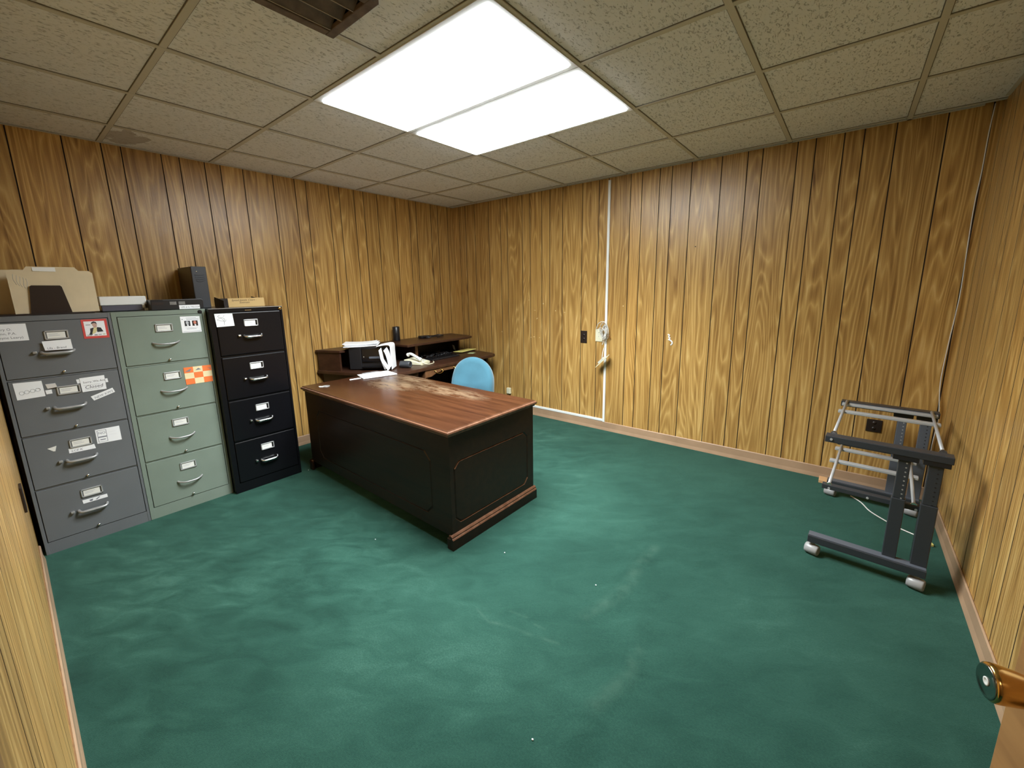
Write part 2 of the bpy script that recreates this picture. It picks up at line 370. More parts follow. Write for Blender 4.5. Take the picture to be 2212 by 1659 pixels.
# floor: one carpet with the loose ridges it has
ridges = [([(3.22, -1.55), (3.20, -1.80), (3.22, -1.97), (3.20, -2.14), (3.15, -2.32)], .010, .05), ([(3.37, -1.90), (3.345, -2.1), (3.38, -2.25), (3.43, -2.36), (3.413, -2.47), (3.37, -2.65), (3.41, -2.75), (3.40, -3.0)], .013, .06),
          ([(3.48, -2.55), (3.52, -2.72), (3.50, -3.0)], .009, .04)]
def ridge_h(x, y):
    h = 0
    for pts, amp, wid in ridges:
        best = 9; tt = 0
        for i, (p, q) in enumerate(zip(pts, pts[1:])):
            dx, dy = q[0] - p[0], q[1] - p[1]; t = max(0, min(1, ((x - p[0]) * dx + (y - p[1]) * dy) / (dx * dx + dy * dy)))
            ex, ey = x - p[0] - t * dx, y - p[1] - t * dy; d = math.hypot(ex, ey)
            if d < best: best = d; sgn = ex; tt = (i + t) / (len(pts) - 1)
        w = wid * (.45 if sgn > 0 else 1.3)
        h += amp * math.exp(-(best / w) ** 2) * min(1, 5 * tt, 5 * (1 - tt) + .1)
    return h
bm = bm_(); nx, ny = 150, 126; gv = []
for j in range(ny + 1):
    for i in range(nx + 1):
        x, y = W * i / nx, -D * j / ny; gv.append(bm.verts.new((x, y, ridge_h(x, y))))
for j in range(ny):
    for i in range(nx):
        f = bm.faces.new([gv[j * (nx + 1) + i], gv[(j + 1) * (nx + 1) + i], gv[(j + 1) * (nx + 1) + i + 1], gv[j * (nx + 1) + i + 1]]); f.smooth = True
struct('floor', bm, 'carpet')
# ceiling: lay-in tiles, exposed grid, openings for the lights and the vent, a missing corner piece
T = .6096; gx = [.4218 + T * i for i in range(-1, 8)]; gy = [-(.6625 + T * j) for j in range(-2, 7)]
LX0, LX1 = gx[3], gx[5]; LY = [gy[3], gy[4], gy[5]]      # light cells
VX0, VX1, VY0, VY1 = 2.236, 2.545, -3.01, -2.695
bm = bm_()
def tile(x0, x1, y0, y1):
    z = H + .006
    face(bm, [(x0, y0, z), (x1, y0, z), (x1, y1, z), (x0, y1, z)], 0)
def tile_with_hole(x0, x1, y0, y1, h):
    a, b, c, d = max(h[0], x0), min(h[1], x1), max(h[2], y0), min(h[3], y1)
    if a >= b or c >= d: return tile(x0, x1, y0, y1)
    for q in ((x0, a, y0, y1), (b, x1, y0, y1), (a, b, y0, c), (a, b, d, y1)):
        if q[1] - q[0] > 1e-4 and q[3] - q[2] > 1e-4: tile(*q)
xs = [0] + [v for v in gx if .02 < v < W - .02] + [W]; ys = sorted([0] + [v for v in gy if -D + .02 < v < -.02] + [-D])
hb = .012
for i in range(len(xs) - 1):
    for j in range(len(ys) - 1):
        x0, x1, y0, y1 = xs[i], xs[i + 1], ys[j], ys[j + 1]; cx, cy = (x0 + x1) / 2, (y0 + y1) / 2
        if LX0 < cx < LX1 and LY[2] < cy < LY[0]: continue
        tile_with_hole(x0, x1, y0, y1, (W - .075, W, -.11, 0) if (i == len(xs) - 2 and j == len(ys) - 2) else (VX0 + .02, VX1 - .02, VY0 + .02, VY1 - .02))
for v in xs[1:-1]:
    segs = [(-D, 0)] if not (LX0 + .1 < v < LX1 - .1) else [(-D, LY[2] - hb), (LY[0] + hb, 0)]
    for a, b in segs:
        if VX0 < v < VX1: a = a
        box(bm, (v - hb, a, H), (v + hb, b, H + .006), 1); box(bm, (v - hb - .003, a, H + .0035), (v + hb + .003, b, H + .0058), 2)  # dark strips beside the bars paint in the gap shadow
for v in ys[1:-1]:
    segs = [(0, W)] if not (LY[2] + .1 < v < LY[0] - .1) else [(0, LX0 - hb), (LX1 + hb, W)]
    for a, b in segs:
        if VY0 < v < VY1:
            segs2 = [(a, VX0), (VX1, b)]
        else: segs2 = [(a, b)]
        for p, q in segs2:
            box(bm, (p, v - hb, H + .0006), (q, v + hb, H + .006), 1); box(bm, (p, v - hb - .003, H + .0035), (q, v + hb + .003, H + .0058), 2)
wa = .018                                                 # wall angle
for a, b in (((0, -D, H), (wa, 0, H + .003)), ((W - wa, -D, H), (W, -.11, H + .003)), ((0, -wa, H), (W - .075, 0, H + .003)), ((0, -D, H), (W, -D + wa, H + .003))): box(bm, a, b, 1)
face(bm, [(0, 0, H + .119), (W, 0, H + .119), (W, -D, H + .119), (0, -D, H + .119)], 3)
struct('ceiling', bm, ['tile', 'tbar', 'gap', 'dark'])
# baseboards
def bboard(name, poly_pts, nrm):
    """vinyl cove profile swept along a straight wall"""
    (x0, y0), (x1, y1) = poly_pts; n = Vector((nrm[0], nrm[1], 0))
    prof = [(0, .085), (.004, .088), (.009, .083), (.010, .03), (.014, .012), (.016, -.002), (0, -.002)]
    bm = bm_(); A = [bm.verts.new(Vector((x0, y0, z)) + n * d) for d, z in prof]; B = [bm.verts.new(Vector((x1, y1, z)) + n * d) for d, z in prof]
    for i in range(len(prof)): bm.faces.new((A[i], A[(i + 1) % len(prof)], B[(i + 1) % len(prof)], B[i]))
    bm.faces.new(A); bm.faces.new(B[::-1]); return struct(name, bm, 'base')
bboard('baseboard_left', [(0, -D + .5), (0, -.001)], (1, 0)); bboard('baseboard_back', [(.001, 0), (W - .001, 0)], (0, -1))
bboard('baseboard_right', [(W, -D + .02), (W, -.001)], (-1, 0)); bboard('baseboard_front', [(.60, -D), (DX0 - .07, -D)], (0, 1))
# doorway: jamb and casing, hall stub behind the camera
bm = bm_()
for x0, x1 in ((DX0, DX0 + .02), (DX1 - .02, DX1)): box(bm, (x0, -D - .12, 0), (x1, -D + .001, DH))
box(bm, (DX0, -D - .12, DH - .02), (DX1, -D + .001, DH))
for x0, x1 in ((DX0 - .06, DX0 + .008), (DX1 - .008, DX1 + .055)): box(bm, (x0, -D - .001, 0), (x1, -D + .012, DH + .05), 0, .003)
box(bm, (DX0 - .06, -D - .001, DH - .008), (DX1 + .055, -D + .012, DH + .06), 0, .003)
struct('trim_1', bm, 'door')
HY = -5.3
for nm, pts, mt in (('wall_hall_back', [(2.6, HY, 0), (W + .5, HY, 0), (W + .5, HY, H), (2.6, HY, H)], 'hallw'), ('wall_hall_left', [(2.6, HY, 0), (2.6, -D - .1, 0), (2.6, -D - .1, H), (2.6, HY, H)], 'hallw'),
                    ('wall_hall_right', [(W + .5, HY, 0), (W + .5, -D - .1, 0), (W + .5, -D - .1, H), (W + .5, HY, H)], 'hallw'), ('floor_hall', [(2.6, HY, -.001), (W + .5, HY, -.001), (W + .5, -D, -.001), (2.6, -D, -.001)], 'carpet'),
                    ('ceiling_hall', [(2.6, HY, H), (W + .5, HY, H), (W + .5, -D - .1, H), (2.6, -D - .1, H)], 'frame'),
                    ('wall_hall_front', [(2.6, -D - .1, DH), (W + .5, -D - .1, DH), (W + .5, -D - .1, H), (2.6, -D - .1, H)], 'hallw'), ):
    bm = bm_(); face(bm, pts); struct(nm, bm, mt)
bm = bm_(); lathe(bm, [(.02, 0), (.15, 0), (.15, -.03), (.13, -.07), (.07, -.095), (.0, -.1)], (3.85, -4.5, H - .001), (0, 0, 1), 28)
solo('ceiling_lamp', bm, 'halll', 'round warm ceiling lamp in the hall behind the doorway', 'lamp')
# door, swung into the room
ex = Vector((-.257, .966, 0)).normalized(); hinge = Vector((4.374, -D + .012, 0)); ang = math.atan2(ex.y, ex.x)
dr = bpy.data.objects.new('door_1', None); C.objects.link(dr); dr['kind'] = 'structure'
dr.matrix_basis = Matrix.Translation(hinge) @ Matrix.Rotation(ang, 4, 'Z'); dr.location = hinge; dr.rotation_euler = (0, 0, ang)
DW = .885                                                 # local x along the leaf, +y = towards the room side (camera)
bm = bm_(); box(bm, (0, -.036, .012), (DW, 0, 2.03), 0, .0015); mk('door_leaf', bm, 'door', dr)
bm = bm_(); kx, kz = DW - .07, .927
lathe(bm, [(.033, 0), (.033, .003), (.028, .008), (.016, .010), (.0155, .016), (.0175, .024), (.0205, .036), (.0225, .051), (.023, .057), (.0225, .061), (.0205, .063)], (kx, 0, kz), (0, 1, 0), 40)
knob = mk('door_knob', bm, 'brass', dr)
bm = bm_(); lathe(bm, [(.0207, -.002), (.0205, .0005), (.019, .0012), (.0175, .0006), (.008, .0002), (0, .0002)], (kx, .063, kz), (0, 1, 0), 40); mk('knob_face', bm, 'kface', knob)
bm = bm_(); lathe(bm, [(.0055, 0), (.0055, .0008), (.0035, .0010), (.003, .0004), (0, .0004)], (kx, .0632, kz), (0, 1, 0), 20); mk('lock_button', bm, 'white', knob)
for hz in (.25, 1.0, 1.8):
    bm = bm_(); cyl(bm, (0, .004, hz - .045), (0, .004, hz + .045), .005, 10); mk('hinge', bm, 'brass', dr)

# ---------------------------------------------------------------- ceiling fixtures
for n, (ya, yb) in enumerate(((LY[1], LY[0]), (LY[2], LY[1]))):
    lab = ('lit two-by-four fluorescent ceiling light nearest the back wall', 'lit two-by-four fluorescent ceiling light nearest the camera, beside the brown vent')[n]
    r = thing('ceiling_light', ((LX0 + LX1) / 2, (ya + yb) / 2, H - .004), lab, 'ceiling light', 'fluorescent ceiling lights')
    x0, x1, y0, y1 = LX0 + .004, LX1 - .004, ya + .002, yb - .002; w = .026
    bm = bm_()
    wy = .036
    for a, b in (((x0, y0), (x1, y0 + wy)), ((x0, y1 - wy), (x1, y1)), ((x0, y0 + wy), (x0 + w, y1 - wy)), ((x1 - w, y0 + wy), (x1, y1 - wy))):
        box(bm, (a[0], a[1], H - .004), (b[0], b[1], H + .02), 0)
    mk('frame', bm, 'frame', root=r)
    bm = bm_(); box(bm, (x0 + w, y0 + wy, H - .0115), (x1 - w, y1 - wy, H + .006), 0, .003); mk('diffuser', bm, 'lens', root=r)
    bm = bm_(); box(bm, (x0, y0, H + .012), (x1, y1, H + .09)); mk('housing', bm, 'frame', root=r)
    ld = bpy.data.lights.new('troffer_beam', 'AREA'); ld.shape = 'RECTANGLE'; ld.size = x1 - x0 - 2 * w - .01; ld.size_y = y1 - y0 - 2 * wy - .01
    ld.energy = BEAM; ld.spread = math.radians(SPREAD); ld.color = (.93, .985, 1.0)
    lo = bpy.data.objects.new('troffer_beam', ld); C.objects.link(lo); lo.location = (0, 0, -.0085); lo.parent = r
r = thing('ceiling_vent', ((VX0 + VX1) / 2, (VY0 + VY1) / 2, H - .008), 'rusty brown square air vent in the ceiling beside the lights', 'vent')
bm = bm_(); w = .035
for a, b in (((VX0, VY0), (VX1, VY0 + w)), ((VX0, VY1 - w), (VX1, VY1)), ((VX0, VY0 + w), (VX0 + w, VY1 - w)), ((VX1 - w, VY0 + w), (VX1, VY1 - w))): box(bm, (*a, H - .008), (*b, H + .01), 0, .003)
mk('frame', bm, 'rust', root=r)
bm = bm_(); box(bm, (VX0 + .02, VY0 + .02, H + .07), (VX1 - .02, VY1 - .02, H + .075)); mk('duct', bm, 'dark', root=r)
for i in range(3):
    xc = VX0 + .075 + i * .08; bm = bm_()
    prism(bm, [(xc + .034, H + .040), (xc - .030, H - .002), (xc - .030, H - .004), (xc + .036, H + .040)], VY0 + w, VY1 - w, 'y')
    box(bm, (xc - .034, VY0 + w, H - .006), (xc - .029, VY1 - w, H), 1); mk('louver', bm, ['rust', 'vslat'], root=r)

# ---------------------------------------------------------------- filing cabinets
ZT = 1.327
LB = {}
def cabinet(xf, y0, y1, paint, label, ls, rs, hy, ly, by, ky, zbot, strong, rounded, handle_mat, wide_handle, xb=.012):
    r = thing('filing_cabinet', ((xf + xb) / 2, (y0 + y1) / 2, 0), label, 'filing cabinet', 'filing cabinets along the left wall')
    bm = bm_(); fr = .018
    box(bm, (xb, y0, .004), (xf - fr, y1, ZT), 0, .002)                                    # shell
    zs = [(1.297, 1.003), (.990, .690), (.680, .387), (.376, zbot)]
    box(bm, (xf - fr, y0, .0), (xf, y0 + ls, ZT), 0, .0015); box(bm, (xf - fr, y1 - rs, 0), (xf, y1, ZT), 0, .0015)
    box(bm, (xf - fr, y0 + ls, zs[0][0] + .003), (xf, y1 - rs, ZT), 0); box(bm, (xf - fr, y0 + ls, 0), (xf - .0015, y1 - rs, zs[3][1] - .003), 0)
    for (a, b), (c, d) in zip(zs, zs[1:]): box(bm, (xf - fr, y0 + ls, c + .002), (xf - .005, y1 - rs, b - .002), 0)
    box(bm, (xf - fr - .001, y0 + ls, zs[3][1]), (xf - fr + .004, y1 - rs, zs[0][0] + .003), 1)
    mk('body', bm, [paint, 'seam'], root=r)
    cards = []
    for i, (zt, zb) in enumerate(zs):
        bm = bm_(); e = .003
        box(bm, (xf - .015, y0 + ls + e, zb), (xf + (.004 if rounded else .001), y1 - rs - e, zt), 0, .006 if rounded else .002, 3)
        d = mk('drawer', bm, paint, root=r); xs = xf + (.004 if rounded else .001)
        zh = zt - .172 if i < 3 else zt - .178
        bm = bm_(); a, b = hy
        if wide_handle:   # chunky grip pull
            pts = [(xs, a, zh + .008), (xs + .024, a + .012, zh), (xs + .028, (a + b) / 2, zh - .002), (xs + .024, b - .012, zh), (xs, b, zh + .008)]
            tube(bm, smooth_pts(pts, 5), .0075, 10)
            box(bm, (xs + .018, a + .012, zh - .012), (xs + .028, b - .012, zh + .006), 0, .004)
            mk('handle', bm, handle_mat, d, r)
        else:
            pts = [(xs, a, zh + .006), (xs + .012, a + .010, zh + .001), (xs + .026, a + .035, zh - .004), (xs + .028, (a + b) / 2, zh - .005), (xs + .026, b - .035, zh - .004), (xs + .012, b - .010, zh + .001), (xs, b, zh + .006)]
            tube(bm, smooth_pts(pts, 5), .0055, 10); mk('handle', bm, handle_mat, d, r)
        zc = zt - .077; a, b = ly; bm = bm_(); hh = .024; t = .006
        for p, q in (((a, zc - hh), (b, zc - hh + t)), ((a, zc + hh - t), (b, zc + hh)), ((a, zc - hh), (a + t, zc + hh)), ((b - t, zc - hh), (b, zc + hh))): box(bm, (xs, p[0], p[1]), (xs + .006, q[0], q[1]), 0, .0012)
        mk('label_frame', bm, 'frames', d, r)
        bm = bm_(); sx = .018 if i == 0 else .006
        if paint == 'black' : sx = .014
        dy = .0 if paint != 'black' else -.004
        box(bm, (xs + .001, a + .010 + dy, zc - .017), (xs + .0025, b - .012 + dy, zc + .015), 0)
        for kk in range(2): box(bm, (xs + .0026, a + .016, zc + .004 - kk * .008), (xs + .0028, a + .05 + .008 * ((i + kk) % 2), zc + .0065 - kk * .008), 1)
        mk('label_card', bm, ['card', 'pencil'], d, r)
        if by is not None:
            bm = bm_(); box(bm, (xs, by - .008, zh + .002), (xs + .016, by + .008, zh + .015), 0, .003); mk('thumb_latch', bm, 'chrome' if paint == 'black' else 'steel', d, r)
        if ky is not None:
            bm = bm_(); lathe(bm, [(.006, 0), (.0065, .010), (.006, .013), (0, .014)], (xs, ky, zb + .015), (1, 0, 0), 14); mk('drawer_catch', bm, 'chrome', d, r)
    return r
XG, XB = .563, .616
cg = cabinet(XG, -3.727, -3.2765, 'grey', 'grey four-drawer steel filing cabinet covered in stickers, beside the front wall', .014, .012, (-3.572, -3.450), (-3.548, -3.458), -3.595, -3.504, .072, False, False, 'steel', True)
cn = cabinet(XG, -3.2745, -2.8135, 'green', 'sage green four-drawer filing cabinet between the grey one and the black one', .022, .019, (-3.112, -2.978), (-3.087, -3.0), None, -3.041, .078, False, False, 'steel', False)
cb = cabinet(XB, -2.8105, -2.350, 'black', 'black four-drawer filing cabinet beside the large desk', .030, .014, (-2.627, -2.512), (-2.616, -2.527), -2.655, None, .075, False, True, 'chrome', True)
bm = bm_(); lathe(bm, [(.0125, 0), (.0125, .002), (0, .0022)], (XG, -2.845, 1.309), (1, 0, 0), 20); mk('plug_hole', bm, 'dark', root=cn)
bm = bm_(); lathe(bm, [(.011, 0), (.011, .004), (.006, .006), (0, .006)], (XB, -2.366, 1.311), (1, 0, 0), 18); mk('lock', bm, 'brass', root=cb)
bm = bm_(); box(bm, (XB, -2.597, 1.306), (XB + .0008, -2.557, 1.311)); mk('name_plate', bm, 'chrome', root=cb)
bm = bm_(); box(bm, (XB - .01, -2.811, 1.3245), (XB + .0005, -2.3495, 1.3275)); mk('worn_top_edge', bm, 'steel', root=cb)
# stickers and cards on the cabinet fronts (plane x = const, seen from +x: right is +y)
def sticker(name, x, quad, label, cat, mats, draw=None, group=None, th=.0012, mi=0, curl=0):
    """quad: four (y, z), clockwise from top left; draw(bm, uv->3d) adds the print"""
    bm = bm_()
    tl, tr, br, bl = [Vector((x, q[0], q[1])) for q in quad]
    n = Vector((th, 0, 0)); c = Vector((curl, 0, 0))
    a = [bm.verts.new(p) for p in (tl, tr, br, bl)]; b = [bm.verts.new(p + n) for p in (tl, tr + c, br + c, bl)]
    f = bm.faces.new(b); f.material_index = mi
    for i in range(4):
        f = bm.faces.new((a[i], a[(i + 1) % 4], b[(i + 1) % 4], b[i])); f.material_index = mi
    bm.faces.new(a[::-1]).material_index = mi
    def at(u, v, lift=.0004):
        top = tl.lerp(tr, u); bot = bl.lerp(br, u); return top.lerp(bot, v) + n + c * u + Vector((lift, 0, 0))
    if draw: draw(bm, at, (tr - tl), (tl - bl))
    return solo(name, bm, mats, label, cat, group)
def bar(bm, at, u0, u1, v0, v1, mi, lift=.0004): face(bm, [at(u0, v0, lift), at(u1, v0, lift), at(u1, v1, lift), at(u0, v1, lift)], mi)
def poly(bm, at, pts, mi, lift=.0004): face(bm, [at(u, v, lift) for u, v in pts], mi)
def txt(bm, at, R, U, s, u, v, h, mi, align='LEFT', shear=0):
    lettering(bm, s, h / .7, at(u, v), R.normalized(), U.normalized(), mi, align, shear)
G1, G2 = XG + .0012, XG + .0012
def d_name(bm, at, R, U):
    txt(bm, at, R, U, 'erry O.', .06, .38, .012, 1); txt(bm, at, R, U, 'ionn, P.A.', .04, .62, .012, 1); txt(bm, at, R, U, 'heyne Leary)', .02, .86, .012, 1)
sticker('name_sticker', G1, [(-3.712, 1.290), (-3.603, 1.289), (-3.603, 1.201), (-3.712, 1.202)], 'white printed name sticker on the top left of the grey cabinet', 'sticker', ['paper', 'greyink'], d_name)
def d_red(bm, at, R, U):
    bar(bm, at, .09, .90, .10, .88, 1)
    L = .0008
    poly(bm, at, [(.40, .30), (.38, .22), (.44, .15), (.53, .14), (.59, .22), (.58, .38), (.52, .46), (.45, .44)], 4, L)
    poly(bm, at, [(.36, .24), (.40, .15), (.48, .11), (.57, .15), (.60, .28), (.57, .24), (.50, .19), (.42, .22)], 3, L + .0002)
    poly(bm, at, [(.30, .48), (.44, .43), (.50, .60), (.34, .80), (.22, .80), (.28, .66)], 3, L)
    poly(bm, at, [(.58, .42), (.72, .45), (.80, .66), (.56, .68), (.52, .55)], 3, L)
    poly(bm, at, [(.44, .45), (.56, .43), (.55, .62), (.46, .74), (.34, .76)], 5, L + .0002)
    bar(bm, at, .15, .34, .27, .30, 2, L); bar(bm, at, .14, .34, .80, .82, 2, L); bar(bm, at, .14, .32, .84, .86, 2, L)
    bar(bm, at, .42, .54, .80, .85, 2, L); bar(bm, at, .58, .70, .80, .83, 2, L); bar(bm, at, .76, .86, .78, .82, 6, L)
sticker('advert_magnet', G1, [(-3.401, 1.294), (-3.297, 1.294), (-3.297, 1.185), (-3.401, 1.187)], 'red bordered advert magnet with a person in a dark jacket, on the grey cabinet', 'magnet', ['red', 'paper', 'greyink', 'jacket', 'skin', 'shirt', 'noteg'], d_red)
def d_tag(s, mi=1):
    return lambda bm, at, R, U: txt(bm, at, R, U, s, .08, .78, U.length * .45, mi, 'LEFT', .25)
sticker('paper_strip', G1 + .012, [(-3.562, 1.190), (-3.455, 1.193), (-3.455, 1.164), (-3.560, 1.164)], 'blank white paper strip under the top label holder of the grey cabinet', 'paper strip', ['paper', 'greyink'], None)
sticker('paper_strip', G1 + .016, [(-3.560, 1.165), (-3.455, 1.166), (-3.454, 1.138), (-3.557, 1.141)], 'handwritten white paper strip above the top handle of the grey cabinet', 'paper strip', ['paper', 'greyink'], d_tag('Ula - Brand'))
def d_chain(bm, at, R, U):
    cs = [(.22, .62), (.40, .59), (.61, .56), (.80, .53)]
    for k, (u, v) in enumerate(cs):
        p = []
        for q in range(25):
            t = 2 * math.pi * q / 24; p.append(at(u + .085 * math.cos(t), v + .10 * math.sin(t), .0003 + .0002 * k))
        tube(bm, p, .0011, 5, 1)
        if k: tube(bm, [at(cs[k - 1][0] + .08, cs[k - 1][1], .0005), at(u - .08, v, .0005)], .0014, 5, 1)
sticker('chain_drawing', G1, [(-3.695, .983), (-3.595, .980), (-3.593, .895), (-3.693, .892)], 'white card with four linked rings drawn on it, on the grey cabinet', 'card', ['paper', 'pencil'], d_chain)
sticker('paper_tab', G1, [(-3.585, .958), (-3.548, .958), (-3.544, .938), (-3.580, .932)], 'curled white tab at the upper left of the second label holder', 'paper tab', ['paper'], None, curl=.012)
sticker('paper_tab', G1, [(-3.590, .925), (-3.566, .926), (-3.566, .904), (-3.588, .903)], 'small square white tab left of the second label holder', 'paper tab', ['paper'], None)
def d_closed(bm, at, R, U):
    txt(bm, at, R, U, 'Sorry, We Are', .10, .40, .0105, 1); txt(bm, at, R, U, 'Closed', .12, .80, .0185, 1, 'LEFT', .2)
    bar(bm, at, .10, .78, .55, .56, 1); bar(bm, at, .12, .82, .86, .87, 1)
sticker('closed_sign', G1 + .002, [(-3.455, .968), (-3.353, .970), (-3.354, .888), (-3.453, .887)], 'small white Closed sign taped to the second drawer of the grey cabinet', 'sign', ['paper', 'print'], d_closed)
sticker('tape_piece', G1, [(-3.468, .963), (-3.456, .964), (-3.455, .940), (-3.466, .940)], 'rounded tape piece at the left edge of the Closed sign', 'tape', ['paper'])
sticker('tape_piece', G1, [(-3.352, .948), (-3.342, .949), (-3.341, .926), (-3.352, .926)], 'squared tape piece at the right edge of the Closed sign', 'tape', ['paper'])
sticker('slanted_strip', G1, [(-3.425, .855), (-3.329, .889), (-3.321, .862), (-3.415, .829)], 'slanted white strip with handwriting below the Closed sign', 'paper strip', ['paper', 'greyink'], d_tag('NEW KW2'))
sticker('paper_strip', G1, [(-3.556, .578), (-3.452, .576), (-3.449, .549), (-3.556, .551)], 'white strip lettered LCEK below the third label holder of the grey cabinet', 'paper strip', ['paper', 'greyink'], d_tag('LCE K'))
def d_nopark(bm, at, R, U):
    for q in ((.06, .44, .08, .10), (.06, .44, .90, .92), (.06, .08, .08, .92), (.42, .44, .08, .92)): bar(bm, at, *q, 1)
    txt(bm, at, R, U, 'NO', .25, .36, .014, 1, 'CENTER'); bar(bm, at, .08, .42, .52, .60, 1); bar(bm, at, .14, .36, .72, .78, 1); bar(bm, at, .52, .82, .3, .305, 2); bar(bm, at, .52, .85, .5, .505, 2)
sticker('notice_card', G1, [(-3.438, .656), (-3.334, .655), (-3.334, .568), (-3.439, .572)], 'white notice card with a boxed NO on the third drawer of the grey cabinet', 'card', ['paper', 'greyink', 'pencil'], d_nopark)
sticker('torn_sticker', G1, [(-3.632, .603), (-3.597, .610), (-3.605, .581), (-3.612, .582)], 'torn pale sticker scrap left of the third label holder', 'sticker', ['card'])
def d_strip4(bm, at, R, U):
    poly(bm, at, [(.26, .35), (.42, .25), (.38, .8), (.28, .8)], 1); poly(bm, at, [(.5, .7), (.66, .15), (.72, .2), (.56, .8)], 1)
sticker('paper_strip', G1, [(-3.549, .259), (-3.445, .258), (-3.444, .238), (-3.547, .237)], 'white strip with dark scribbles on the bottom drawer of the grey cabinet', 'paper strip', ['paper', 'greyink'], d_strip4)
def d_flyer(bm, at, R, U):
    bar(bm, at, .30, .92, .17, .195, 1); bar(bm, at, .06, .12, .16, .20, 1); bar(bm, at, .28, .80, .08, .11, 2); bar(bm, at, .05, .95, .93, .945, 1); bar(bm, at, .25, .75, .76, .80, 2); bar(bm, at, .18, .82, .69, .71, 2)
    for u0, sk, bg in ((.18, 2, 3), (.57, 5, 4)):
        bar(bm, at, u0, u0 + .29, .27, .60, bg)
        poly(bm, at, [(u0 + .14 + .075 * math.cos(t), .39 + .10 * math.sin(t)) for t in (2 * math.pi * q / 14 for q in range(14))], sk, .0008)
        poly(bm, at, [(u0 + .10, .5), (u0 + .20, .5), (u0 + .18, .60), (u0 + .13, .60)], 0, .0008)
sticker('flyer', XG + .0012, [(-2.955, 1.284), (-2.851, 1.282), (-2.851, 1.179), (-2.955, 1.179)], 'white flyer with two small portraits on the green cabinet', 'flyer', ['paper', 'greyink', 'pencil', 'jacket', 'rack', 'skin2'], d_flyer)
def d_check(bm, at, R, U):
    for i in range(3):
        for j in range(3):
            bar(bm, at, i / 3, (i + 1) / 3, j / 3, (j + 1) / 3, 0 if (i + j) % 2 == 0 else 1)
    poly(bm, at, [(.03, .24), (.28, .08), (.20, .26)], 2, .0008); poly(bm, at, [(.40, .22), (.52, .10), (.62, .20)], 2, .0008); poly(bm, at, [(.85, .12), (.98, .2), (.96, .24)], 2, .0008)
sticker('checkered_card', XG + .0012, [(-2.982, .953), (-2.830, .951), (-2.832, .837), (-2.980, .838)], 'orange and cream checkered card on the second drawer of the green cabinet', 'card', ['orange', 'cream', 'greyink'], d_check)
def d_scribble(bm, at, R, U):
    L = .0004
    for pts in ([(.22, .14), (.17, .18), (.20, .26), (.36, .30), (.48, .36), (.50, .48), (.44, .58), (.22, .52), (.10, .46), (.30, .34), (.40, .44), (.46, .6), (.44, .88)], [(.44, .64), (.54, .6), (.58, .46)], [(.22, .14), (.30, .10)], [(.46, .22), (.53, .14)]):
        tube(bm, smooth_pts([at(u, v, L) for u, v in pts], 5), .0008, 5, 1)
sticker('drawing_note', XB + .0045, [(-2.783, 1.293), (-2.678, 1.290), (-2.674, 1.206), (-2.778, 1.204)], 'white note with a looping pen drawing on the black cabinet', 'note', ['paper', 'ink'], d_scribble)

# ---------------------------------------------------------------- things on the cabinets
r = thing('file_sorter', (.36, -3.52, ZT), 'dark brown metal file sorter on the grey cabinet', 'file sorter')
bm = bm_(); box(bm, (.16, -3.70, ZT), (.50, -3.33, ZT + .008), 0, .002); mk('base', bm, 'rack', root=r)
def plate(x, lean):
    bm = bm_(); p = [(-3.572, ZT + .006), (-3.416, ZT + .006), (-3.437, 1.478), (-3.443, 1.485), (-3.549, 1.486), (-3.556, 1.480)]
    prism(bm, p, x, x + .003, 'x'); return bm
for x in (.462, .30, .17): mk('divider', plate(x, 0), 'rack', root=r)
def folder(x, yl, yr, zt, t0, t1, tz, label, lean=.0, mark=False):
    bm = bm_(); pr = [(yl, ZT + .009), (yr, ZT + .009), (yr, zt - .012), (yr - .014, zt), (t1 + .015, zt), (t1, tz), (t0, tz), (t0 - .015, zt), (yl + .004, zt), (yl, zt - .006)]
    prism(bm, pr, x, x + .006, 'x')
    for v in bm.verts: v.co.x -= (v.co.z - ZT) * lean
    if mark:
        for k in range(5):
            y = yl + .02 + k * .010
            tube(bm, [(x + .0065 - (z - ZT) * lean, y + .003 * math.sin(z * 90 + k) + .02 * (1.55 - z) / .1 * .4, z) for z in (1.545 - .006 * k + .0 - q * .008 for q in range(8))], .0007, 4, 1)
        bar_y0, bar_y1 = t0 + .02, t1 - .075
        xx = x + .0066 - (tz - ZT) * lean
        face(bm, [(xx + .001, bar_y0, tz - .004), (xx + .001, bar_y1, tz - .003), (xx + .003, bar_y1, tz - .026), (xx + .003, bar_y0, tz - .024)], 2)
    return solo('manila_folder', bm, ['manila', 'pencil', 'card'], label, 'folder', 'manila folders in the sorter')
folder(.452, -3.626, -3.337, 1.564, -3.552, -3.372, 1.586, 'front manila folder with pencilled notes in the dark sorter', .02, True)
folder(.438, -3.60, -3.302, 1.567, -3.46, -3.40, 1.572, 'manila folder showing its right edge behind the front one', .02)
folder(.335, -3.705, -3.36, 1.571, -3.60, -3.55, 1.573, 'rearmost manila folder sticking out left of the others', .02)
r = thing('plastic_case', (.31, -3.19, ZT), 'white-lidded smoky plastic case between sorter and black console', 'case')
bm = bm_(); box(bm, (.17, -3.297, 1.366), (.45, -3.084, 1.419), 0, .005, 3); mk('lid', bm, 'white', root=r)
bm = bm_(); box(bm, (.175, -3.292, ZT + .004), (.445, -3.095, 1.366), 0, .004); mk('base', bm, 'smoke', root=r)
for yy in (-3.10,):
    bm = bm_(); box(bm, (.40, yy, ZT), (.452, yy + .02, 1.345), 0, .003); box(bm, (.44, yy - .008, 1.345), (.452, yy + .006, 1.37), 0, .002); mk('latch', bm, 'white', root=r)
r = thing('console_box', (.46, -2.95, ZT), 'flat black electronic console with a white label, on the green cabinet', 'console')
